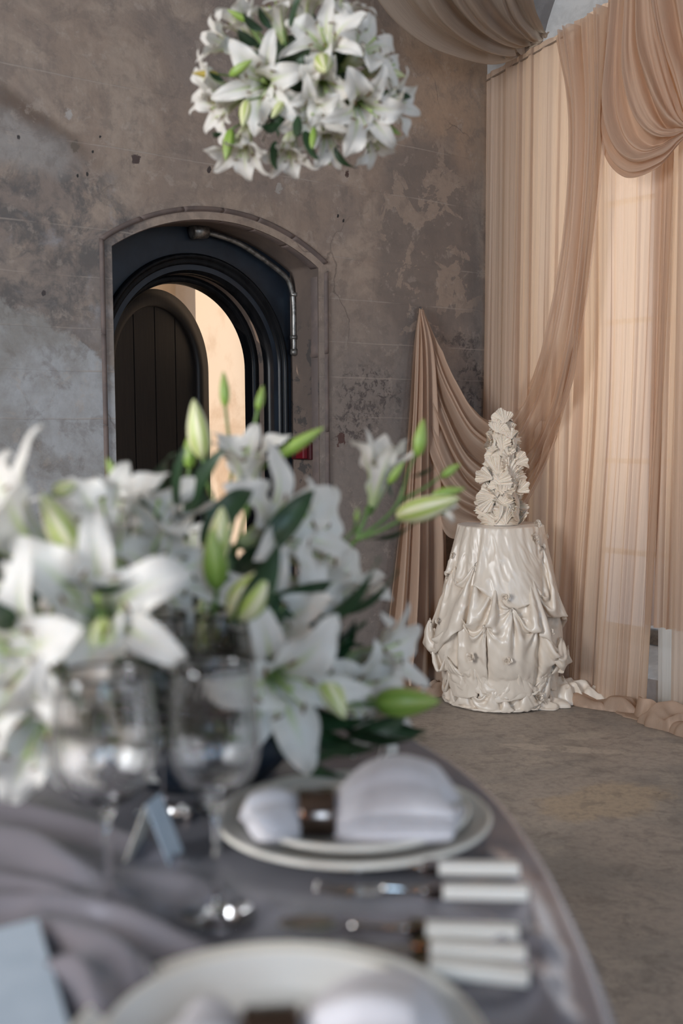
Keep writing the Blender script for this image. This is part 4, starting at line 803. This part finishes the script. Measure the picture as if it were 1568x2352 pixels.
# ---- cards
P = tpt(352, 1968); Q = (P[0], P[1])
tcard = thing('place_card', (Q[0], Q[1], TZ), 'small folded tent card with cream edge standing between the wine glasses', 'card')
hw, hh, dp = .022, .066, .026
for sgn, nm, mt in ((-1, 'card_leaf', M_CARDE), (1, 'card_leaf', M_CARD)):
    v = []
    for off in (0, .0012): v += [(sgn*(dp)+off, -hw, 0), (sgn*dp+off, hw, 0), (0+off, hw, hh), (0+off, -hw, hh)]
    o = obj(nm, mesh(nm, v, [(0, 1, 2, 3), (7, 6, 5, 4), (0, 4, 5, 1), (1, 5, 6, 2), (2, 6, 7, 3), (3, 7, 4, 0)], mt, False), tcard, False)
tcard.rotation_euler = (0, 0, math.radians(-12))
mc = obj('menu_card', bevbox('menu_card', (-.075, -.10, 0), (.075, .10, .0015), M_CARD, .0004, 1)); P = tpt(20, 2300)
mc.location = Vector((P[0]-.03, P[1]-.03, TZ+.016)); mc.rotation_euler = (math.radians(4), math.radians(-5), math.radians(22)); tag(mc, 'pale blue-grey card lying on the cloth at the bottom corner', 'card')

# ================================================================= lilies
def petal_mesh(L, Wd, a0, a1, a2, ruf, seed, bend0=.22, cupk=1.):
    g = np.random.default_rng(seed); nt_, nw = 20, 11; t = np.linspace(0, 1, nt_); ss = lambda a, b: np.clip((t-a)/(b-a), 0, 1)**2*(3-2*np.clip((t-a)/(b-a), 0, 1))
    al = a0+(a1-a0)*ss(bend0, .72)+(a2-a1)*ss(.68, 1.0); dl = L/(nt_-1); rho = .005+np.concatenate([[0], np.cumsum(np.sin(al[:-1])*dl)]); z = np.concatenate([[0], np.cumsum(np.cos(al[:-1])*dl)])
    w = Wd*(.14*(1-t)+1.0*(t**.95)*(1-t)**.80/.405)*np.clip((1-t)/.04, .08, 1)**.5; u = np.linspace(-1, 1, nw); f1, f2 = g.uniform(0, 6, 2); side = g.uniform(-.006, .006); tw = g.uniform(-.5, .5)
    G = np.zeros((nt_, nw, 3)); cup = .75*(1-ss(.25, .7))-.10*ss(.6, 1)+.12
    for i in range(nt_):
        inw = np.array([-math.cos(al[i]), 0, math.sin(al[i])]); c = np.array([rho[i], 0, z[i]])
        for j in range(nw):
            e = cupk*cup[i]*w[i]*u[j]**2-.0030*math.exp(-(u[j]/.16)**2)*(1-t[i]*.5)
            s_ = 1 if u[j] > 0 else -1; e += ruf*(abs(u[j])**2.2)*math.sin(2*math.pi*(2.6*t[i])+(f1 if s_ > 0 else f2))*w[i]*min(t[i]*2.2, 1)+tw*u[j]*w[i]*t[i]*.4
            G[i, j] = c+inw*e+np.array([0, w[i]*u[j]*(1-.25*cup[i])+side*t[i]**2, 0])
    U, Vv = np.meshgrid(t, (u+1)/2, indexing='ij'); return gridmesh('petal', G, M_PETAL, uv=np.stack([Vv, U], -1).reshape(-1, 2))
D_ = math.radians
PET = {}
for kind, (a0, a1, a2) in {'open': (D_(10), D_(72), D_(118)), 'half': (D_(9), D_(46), D_(88)), 'trumpet': (D_(7), D_(22), D_(48)), 'wide': (D_(14), D_(84), D_(100))}.items():
    PET[kind] = [(petal_mesh(.134, .0300, a0, a1+.10*v-.05, a2+.25*v-.1, .42, 200+v*7), petal_mesh(.136, .0205, a0+.05, a1+.12-.12*v, a2+.2*v, .22, 300+v*7)) for v in range(3)]
def joined(name, parts, mats):
    """parts = [(verts grid-or-list, faces, material index)]"""
    V_, F_, I_ = [], [], []
    for v, f, k in parts:
        b = len(V_); V_ += [tuple(q) for q in v]; F_ += [tuple(b+i for i in q) for q in f]; I_ += [k]*len(f)
    me = mesh(name, V_, F_)
    for m in mats: me.materials.append(m)
    me.polygons.foreach_set('material_index', I_); return me
def tg(P, r, n, ns): G = tube_g(P, r, n, ns); return G.reshape(-1, 3), gridf(G.shape[0], n, False, True)
def stamen_mesh():
    pr = []
    for k in range(6):
        a = k*math.pi/3+.4; d = np.array([math.cos(a), math.sin(a), 0]); P = [d*.002, d*.006+ZZ*.035, d*.020+ZZ*.070, d*.026+ZZ*.080]; pr.append((*tg(P, [.0011, .0010, .0008, .0007], 6, 10), 0))
        tan = np.cross(d, ZZ)*.6+d*.5-ZZ*.1; c = P[-1]; pr.append((*tg([c-tan*.007, c-tan*.004, c+tan*.004, c+tan*.007], [.0004, .0014, .0014, .0004], 6, 8), 1))
    pr.append((*tg([(0, 0, .002), (.002, 0, .04), (.004, 0, .085), (.005, 0, .088), (.005, 0, .091)], [.0022, .0014, .0013, .0032, .0015], 8, 16), 0))
    pr.append((*tg([(0, 0, -.012), (0, 0, -.004), (0, 0, .004)], [.0022, .0045, .007], 8, 8), 2))
    return joined('lily', pr, [M_FIL, M_ANTH, M_STEM])
STAM = stamen_mesh()
def lily(root, P, d, kind='open', s=1., roll=0., v=None, miss=()):
    """P = the flower's throat"""
    v = random.randint(0, 2) if v is None else v; d = np.array(d, float); d /= np.linalg.norm(d)
    o = obj('lily', STAM, root, False); place(o, np.array(P)-d*.045*s-np.array(root.location), d, s, roll)
    for k in range(6):
        if k in miss: continue
        p = obj('petal', PET[kind][(v+k//2) % 3][k % 2], o, False); jt = random.uniform(-.10, .10)
        p.matrix_local = Matrix.Rotation(k*math.pi/3+jt, 4, 'Z') @ Matrix.Rotation(random.uniform(-.10, .12), 4, 'Y')
    return o
def bud_mesh(name, mat, fat):
    n, m = 30, 26; t = np.linspace(0, 1, m); a = np.linspace(0, 2*np.pi, n+1)[:, None]; r = fat*(np.sin(np.pi*np.clip(t**.82, 0, 1))**.72)*(1-.18*t)+.0022*(1-t); r = r[None]*(1+.07*np.cos(3*a)*np.sin(np.pi*t)[None]-.05*np.abs(np.cos(1.5*a))**6)
    G = np.stack([r*np.cos(a), r*np.sin(a), .1*t[None]+0*a], -1); U, Vv = np.meshgrid(np.linspace(0, 1, n+1), t, indexing='ij'); return gridmesh(name, G, mat, uv=np.stack([U, Vv], -1).reshape(-1, 2))
BUD = {'g': bud_mesh('bud', M_BUDG, .0125), 'c': bud_mesh('bud', M_BUDC, .0165), 'y': bud_mesh('bud', M_BUDY, .0125)}
def bud(root, P, d, L=.1, k='g', roll=0., fat=1.):
    """P = middle of the bud, d = towards its tip"""
    d = np.array(d, float); d /= np.linalg.norm(d); o = obj('bud', BUD[k], root, False); s = L/.1
    o.matrix_local = Matrix.Translation(Vector([float(q) for q in np.array(P)-d*L/2-np.array(root.location)])) @ look(d, roll) @ Matrix.Diagonal((s*fat, s*fat, s, 1)); return np.array(P)-d*L/2
def leaf_mesh(bend, seed):
    g = np.random.default_rng(seed); n, m = 18, 7; t = np.linspace(0, 1, n); al = D_(10)+bend*t**1.3; dl = 1/(n-1); x = np.concatenate([[0], np.cumsum(np.sin(al[:-1])*dl)]); z = np.concatenate([[0], np.cumsum(np.cos(al[:-1])*dl)])
    w = .135*np.sin(np.pi*t**.8)**.9+.012*(1-t); u = np.linspace(-1, 1, m); G = np.zeros((n, m, 3))
    for i in range(n):
        for j in range(m):
            e = .32*w[i]*abs(u[j])+.02*math.sin(7*t[i]+u[j]*2+seed)*u[j]**2; G[i, j] = (x[i]-math.cos(al[i])*e, w[i]*u[j], z[i]+math.sin(al[i])*e)
    U, Vv = np.meshgrid(t, (u+1)/2, indexing='ij'); return gridmesh('leaf', G, M_LEAF, uv=np.stack([Vv, U], -1).reshape(-1, 2))
LEAF = [leaf_mesh(D_(b), k) for k, b in enumerate((30, 70, 100, 15))]
def leaf(root, P, d, L=.12, roll=0., k=0, wide=1.):
    o = obj('leaf', LEAF[k], root, False); o.matrix_local = Matrix.Translation(Vector([float(q) for q in np.array(P)-np.array(root.location)])) @ look(d, roll) @ Matrix.Diagonal((L, L*wide, L, 1))
def stem(root, pts, r=.0035, ns=24, rt=None):
    rt = r if rt is None else rt; o = obj('stem', tube('stem', np.array(pts)-np.array(root.location), list(np.linspace(r, rt, len(pts))), M_STEM, 8, ns), root, False); return o
def cdir(x, y, t): return RT*x+UP*y-FW*t         # right, up, towards the camera

# ---- hanging cloud of lilies
HC = ony(706, 196, 2.52)
hb = thing('hanging_lily_ball', HC, 'round cluster of white lilies hanging in the air above the dark door', 'flower arrangement')
def HP_(x, y, t, rad=.135): return ony(698+(x-698)*.95, 200+(y-200)*.95, HC[1]-rad*t)
g2 = np.random.default_rng(5)
def moss(name, cen, rx, ry, rz, root, seed):
    a = np.linspace(0, 2*np.pi, 40, endpoint=False)[:, None]; b = np.linspace(-np.pi/2, np.pi/2, 24)[None, :]; k = 1+.10*n2(a/2, b, 1.4, seed)+.04*n2(a, b*2, 4, seed+1)
    G = np.stack([rx*k*np.cos(b)*np.cos(a), ry*k*np.cos(b)*np.sin(a), rz*k*np.sin(b)+0*a], -1)+(np.array(cen)-np.array(root.location)); obj('moss_base', gridmesh('moss_base', G, M_MOSS, pu=True), root, False)
moss('m', HC, .105, .105, .10, hb, 4)
tag(hb, None)
obj('hanging_wire', tube('hanging_wire', [np.zeros(3), ZZ*(5-HC[2])], .0012, M_WIRE, 6), hb, False)
# px, py, facing (right, up, towards), kind, size, roll, depth towards the camera
HL = [(603, 190, (-.12, -.30, .95), 'open', 1.32, .25, 1.0), (752, 105, (-.25, .30, .9), 'open', 1.28, .5, 1.0), (828, 118, (.6, .35, .65), 'open', 1.2, .1, .85), (744, 195, (.05, -.6, .75), 'half', 1.1, .2, 1.0),
      (722, 246, (-.15, -.7, .7), 'open', 1.05, .4, .95), (832, 242, (.35, -.55, .75), 'open', 1.32, .25, 1.0), (897, 238, (.9, -.2, .4), 'half', 1.0, .9, .5), (637, 40, (-.25, .85, .4), 'open', 1.1, .3, .4),
      (518, 104, (-.9, .3, .3), 'half', 1.0, .8, .2), (553, 325, (-.2, -.92, .3), 'half', 1.15, .3, .5), (514, 238, (-.8, -.5, .4), 'half', 1.0, .5, .4), (664, 335, (-.1, -.92, .35), 'half', 1.0, .6, .4),
      (750, 308, (.2, -.9, .4), 'half', 1.0, .2, .5), (872, 160, (.85, .1, .45), 'open', 1.0, .4, .35), (858, 315, (.4, -.85, .2), 'half', .9, .1, .3), (492, 200, (-.92, .05, .3), 'half', 1.0, .3, .15),
      (700, 20, (.0, .9, .4), 'open', 1.15, .7, .4), (772, 32, (.3, .85, .4), 'open', 1.1, .1, .5), (560, 62, (-.6, .78, .1), 'half', 1.05, .3, -.1)]
for x, y, d, k, s, r, t in HL: lily(hb, HP_(x, y, t), cdir(*d), k, s*.92, r)
for (x, y, d, k) in ((650, 120, (-.3, .5, -.9), 'open'), (760, 130, (.4, .4, -.9), 'open'), (700, 260, (0, -.5, -.9), 'open'), (800, 230, (.6, -.2, -.8), 'half'), (600, 210, (-.6, -.1, -.8), 'open')): lily(hb, HP_(x, y, -.8), cdir(*d), k, .95, .3)
for x, y, d, L, k, t, f in ((538, 27, (-.85, .4, .2), .05, 'g', .4, 1.2), (546, 153, (.75, .35, .4), .058, 'g', 1.1, 1.25), (459, 168, (-1, .0, .1), .055, 'y', .3, 1.1), (745, 146, (.1, -.6, .75), .085, 'c', 1.35, 1.3), (555, 264, (-.1, -.9, .35), .065, 'c', 1.1, 1.1),
                            (633, 256, (-.4, -.75, .4), .05, 'c', 1.0, 1.1), (515, 340, (-.15, -.95, .2), .072, 'g', .6, 1.3), (719, 329, (-.1, -.95, .2), .058, 'g', .8, 1.), (917, 168, (.9, -.3, .2), .05, 'c', .3, 1.2), (911, 303, (.85, -.55, .1), .045, 'g', .3, 1.2), (756, 368, (.2, -.95, 0), .04, 'g', .2, 1.)):
    P = HP_(x, y, t*1.3); b0 = bud(hb, P, cdir(*d), L, k, .3, f); stem(hb, [np.array(b0), (np.array(b0)*.6+HC*.4)-UP*.0, HC*.7+np.array(b0)*.3], .0022, 12)
for x, y, d, L, roll, k, t in ((600, 62, (-.9, .2, .3), .09, .3, 1, .7), (590, 96, (-.9, .1, .4), .10, 0, 1, .9), (665, 55, (.1, .6, .6), .10, .4, 0, .9), (620, 60, (-.7, .7, .2), .07, 0, 1, .7), (682, 268, (.0, -.95, .25), .085, 1.5, 0, 1.), (702, 300, (.1, -.97, .15), .11, 1.4, 0, .7),
                               (640, 285, (-.7, -.6, .3), .10, .5, 1, .8), (500, 312, (-.8, -.3, .2), .05, 0, 2, .4), (505, 185, (-.8, .2, .3), .05, 0, 0, .5), (690, 185, (-.3, -.2, .8), .09, 1, 2, .8), (800, 190, (.4, -.5, .6), .08, .5, 2, .8), (880, 215, (.8, -.2, .3), .09, .2, 1, .4), (555, 130, (-.5, .5, .5), .07, .2, 0, .8),
                               (790, 80, (.5, .6, .5), .08, .3, 1, .8), (640, 205, (.2, -.6, .7), .08, .9, 2, .7), (630, 330, (-.2, -.9, .2), .10, .2, 0, .5), (770, 345, (.3, -.9, .1), .08, .5, 1, .4), (585, 150, (.3, .7, .4), .08, .2, 3, .7)):
    leaf(hb, HP_(x, y, t*1.35), cdir(*d), L*.85, roll, k)
stem(hb, [HP_(556, 40, .5), HP_(588, 82, .8), HP_(612, 120, .8), HP_(650, 150, .5)], .0022); stem(hb, [HP_(648, 62, .8), HP_(654, 100, .8), HP_(660, 140, .6)], .0022)
for _ in range(46):
    d = g2.normal(size=3); d /= np.linalg.norm(d); leaf(hb, HC+d*.085, d+g2.normal(size=3)*.35, .085*(.7+.5*g2.random()), g2.uniform(0, 6), int(g2.integers(0, 4)))

# ---- centrepiece on the table
TC = np.array([-.20, 1.55, TZ])
cpz = thing('lily_centrepiece', TC, 'large spreading centrepiece of white lilies, buds and leaves on the satin table', 'flower arrangement')
obj('bowl', lathe('bowl', [(0, 0), (.10, 0), (.13, .03), (.14, .07), (.132, .07), (.12, .03), (0, .012)], M_NAVY, 48), cpz, False)
moss('m', TC+np.array([.0, .06, .11]), .15, .19, .08, cpz, 8)
CR = TC+np.array([0, 0, .12])
def CP(x, y, Y): return ony(x, y, Y)
CL = [(232, 1412, 1.24, (.05, .35, .92), 'open', 1.32, .52), (45, 1240, 1.28, (-.55, .55, .35), 'half', 1.40, .2), (70, 1500, 1.20, (-.3, .1, .9), 'open', 1.30, .4), (95, 1640, 1.19, (-.15, -.6, .75), 'open', 1.30, .1), (10, 1395, 1.26, (-.6, .3, .5), 'open', 1.15, .5),
      (250, 1240, 1.42, (-.15, .8, .4), 'half', 1.25, .6), (340, 1245, 1.48, (.2, .85, .2), 'half', 1.25, .1), (365, 1340, 1.46, (.5, .3, .5), 'open', 1.1, .3), (563, 1098, 1.72, (-.02, .9, .35), 'half', 1.08, .3), (625, 1220, 1.58, (.6, .25, .45), 'open', 1.35, .4),
      (690, 1262, 1.64, (.75, .05, .25), 'open', 1.25, .9), (665, 1345, 1.62, (.7, -.2, .4), 'half', 1.15, .2), (632, 1560, 1.42, (.3, -.15, .92), 'open', 1.35, .9), (612, 1455, 1.50, (.05, .5, .75), 'half', 1.2, .3), (795, 1580, 1.60, (.55, -.2, .7), 'open', 1.15, .4),
      (850, 1510, 1.66, (.75, .1, .4), 'half', 1.1, .2), (765, 1385, 1.70, (.35, .75, .2), 'half', 1.1, .6), (395, 1450, 1.52, (.1, .85, .4), 'trumpet', 1.3, .1), (480, 1560, 1.54, (.05, -.1, 1), 'open', 1.1, .6), (330, 1570, 1.50, (.1, -.2, .95), 'open', 1.2, .2),
      (860, 1625, 1.64, (.7, -.3, .3), 'half', 1.0, .5), (-40, 1570, 1.28, (-.6, 0, .6), 'open', 1.2, .2), (430, 1290, 1.62, (0, .7, .5), 'half', 1., .7),
      (-50, 1340, 1.40, (-.6, .6, .3), 'open', 1.1, .3), (225, 1640, 1.34, (.0, -.5, .85), 'half', 1.1, .3)]
for x, y, Y, d, k, s, r in CL: lily(cpz, CP(x, y, Y), cdir(*d), k, s, r)
for (x, y, Y, d) in ((300, 1420, 1.95, (.2, .3, -.8)), (600, 1430, 1.95, (.3, .3, -.7)), (100, 1450, 1.8, (-.4, .4, -.7))): lily(cpz, CP(x, y, Y), cdir(*d), 'open', 1.1, .2)
BR1 = CP(712, 1345, 1.70); BR2 = CP(818, 1240, 1.82)
stem(cpz, [CR+np.array([.03, .1, 0]), BR1, BR2], .0048, 24, .0040)
T13 = CP(868, 1108, 1.84); lily(cpz, T13, cdir(.22, .95, .2), 'trumpet', .98, .55, 1)
stem(cpz, [BR2, CP(838, 1190, 1.83), CP(846, 1165, 1.84), T13-cdir(.22, .95, .2)/1.0*.05], .0038, 20)
stem(cpz, [BR2, CP(880, 1195, 1.83), CP(915, 1152, 1.83), CP(935, 1090, 1.83), CP(955, 1040, 1.83)], .0034, 24, .0024)
bud(cpz, CP(965, 1005, 1.83), cdir(.16, .98, .05), .062, 'g', 0, 1.35); bud(cpz, CP(910, 1085, 1.81), cdir(.55, .8, .2), .045, 'g', 0, 1.2)
stem(cpz, [CP(915, 1152, 1.83), CP(975, 1120, 1.85), CP(1010, 1095, 1.86)], .003, 16, .002); bud(cpz, CP(1035, 1080, 1.86), cdir(.8, .55, .05), .038, 'g', 0, 1.5)
stem(cpz, [BR2, CP(870, 1220, 1.81), CP(920, 1195, 1.80)], .0038, 16, .003); bud(cpz, CP(982, 1165, 1.79), cdir(.95, .28, .15), .105, 'c', .3, 1.15); bud(cpz, CP(1030, 1130, 1.82), cdir(.95, .2, 0), .055, 'g', 0, 1.2)
lily(cpz, CP(1000, 1168, 1.80), cdir(.93, -.2, .1), 'trumpet', .42, .3, 2)
for x, y, Y, d, L, k, f, base in ((515, 893, 1.78, (-.05, 1, 0), .056, 'g', 1.1, (535, 1060)), (598, 913, 1.80, (.2, .95, 0), .040, 'g', 1.3, (570, 1040)), (455, 985, 1.66, (-.14, .98, .1), .088, 'c', 1.15, (490, 1160)), (437, 1033, 1.69, (.05, .98, 0), .055, 'g', 1.6, (415, 1190)),
                                  (271, 1105, 1.52, (-.42, .9, .1), .070, 'g', 1.2, (312, 1230)), (690, 1015, 1.72, (.82, .5, .1), .085, 'g', .95, (590, 1090)), (492, 1285, 1.38, (-.05, .97, .3), .078, 'g', 1.6, (490, 1400)), (505, 1225, 1.42, (.1, .97, .2), .07, 'c', 1.3, (500, 1350)),
                                  (580, 1362, 1.36, (.6, .7, .35), .085, 'c', 1.75, (520, 1440)), (667, 1412, 1.50, (.4, .8, .3), .050, 'g', 1.5, (640, 1460)), (480, 1425, 1.48, (-.05, .97, .2), .085, 'c', 1.7, (500, 1520)), (142, 1212, 1.26, (-.45, .85, .2), .090, 'c', 1.3, (190, 1330)), (185, 1240, 1.3, (-.3, .9, .2), .06, 'g', 1.1, (210, 1330)),
                                  (935, 1612, 1.50, (.97, .04, .15), .088, 'g', 1.85, (850, 1620)), (765, 1602, 1.40, (.45, -.7, .5), .065, 'c', 1.5, (720, 1560)), (150, 1122, 1.34, (.8, .25, .2), .032, 'c', 1.8, (120, 1180)), (820, 1182, 1.60, (.1, .9, .1), .02, 'g', 1.4, (812, 1220)), (235, 1490, 1.2, (.05, -.95, .4), .07, 'c', 1.4, (232, 1430))):
    P = CP(x, y, Y); b0 = bud(cpz, P, cdir(*d), L, k, .4, f); Q = CP(base[0], base[1], Y+.02); stem(cpz, [b0, b0*.5+Q*.5-cdir(*d)*.01, Q, Q*.6+CR*.4], .0024 if L < .07 else .003, 20)
for x, y, Y, d, L, roll, k in ((30, 1305, 1.3, (-.8, .3, .4), .12, .3, 1), (15, 1345, 1.27, (-.7, -.1, .6), .11, 1., 1), (430, 1215, 1.6, (.1, .7, .6), .14, .4, 0), (500, 1180, 1.65, (-.8, .5, .3), .12, .2, 1), (560, 1430, 1.5, (.7, .3, .5), .14, .2, 1), (760, 1420, 1.60, (.95, .25, .1), .12, 1.2, 0),
                               (660, 1600, 1.5, (.6, -.5, .6), .13, .3, 1), (820, 1645, 1.62, (.8, -.4, .3), .12, .1, 1), (300, 1500, 1.46, (.2, -.3, .9), .12, .7, 2), (540, 1330, 1.6, (.2, .4, .8), .12, .3, 2), (380, 1180, 1.6, (-.3, .9, .3), .12, .2, 1), (840, 1238, 1.80, (.95, -.05, .2), .085, 1.3, 0), (940, 1095, 1.84, (.9, .1, .1), .05, 1.2, 0), (660, 1720, 1.45, (.6, -.6, .4), .12, .3, 1),
                               (170, 1370, 1.3, (.5, -.3, .7), .12, .9, 1), (450, 1480, 1.50, (.3, .4, .8), .12, .5, 2), (590, 1280, 1.52, (.5, .6, .4), .13, .4, 1), (700, 1660, 1.46, (.7, -.6, .3), .12, .3, 1), (760, 1655, 1.50, (.8, -.45, .2), .13, .9, 0), (620, 1690, 1.44, (.5, -.35, .6), .11, .3, 1), (680, 1700, 1.46, (.9, -.3, .1), .12, 1.2, 1), (800, 1690, 1.52, (.9, .1, .1), .11, .2, 1), (560, 1715, 1.50, (-.5, -.3, .6), .10, .5, 0),  # low right-hand leaves added to stand in for shadow under the flowers
                               (60, 1330, 1.22, (-.8, .1, .4), .13, 1.3, 0), (100, 1350, 1.22, (-.6, -.5, .5), .12, .4, 1), (140, 1330, 1.24, (.7, -.3, .5), .11, 1.2, 0), (430, 1240, 1.50, (-.3, .8, .5), .13, 1.1, 0), (460, 1250, 1.46, (.5, .7, .4), .12, .3, 2), (540, 1440, 1.36, (.5, .6, .5), .13, 1.1, 0), (700, 1455, 1.46, (.85, .4, .2), .14, 1.2, 0), (520, 1500, 1.50, (.3, -.6, .7), .11, .4, 1), (400, 1240, 1.5, (-.7, .5, .3), .11, .4, 1), (905, 1145, 1.84, (-.5, .8, .1), .045, 1., 0)):
    leaf(cpz, CP(x, y, Y), cdir(*d), L, roll, k)
for _ in range(80):
    a = g2.uniform(0, 2*np.pi); b = g2.uniform(-.1, 1.3); d = np.array([math.cos(a)*math.cos(b), math.sin(a)*math.cos(b), math.sin(b)]); leaf(cpz, TC+np.array([0, .07, .11])+d*np.array([.13, .17, .06]), d*np.array([1, 1, .8])+g2.normal(size=3)*.3, .13*(.7+.5*g2.random()), g2.uniform(0, 6), int(g2.integers(0, 4)))
for _ in range(14):
    a = g2.uniform(0, 2*np.pi); d = np.array([math.cos(a), math.sin(a), .25]); s0 = TC+np.array([0, 0, .10])+d*np.array([.16, .25, .05]); stem(cpz, [CR, s0, s0+d*.05], .003, 10)
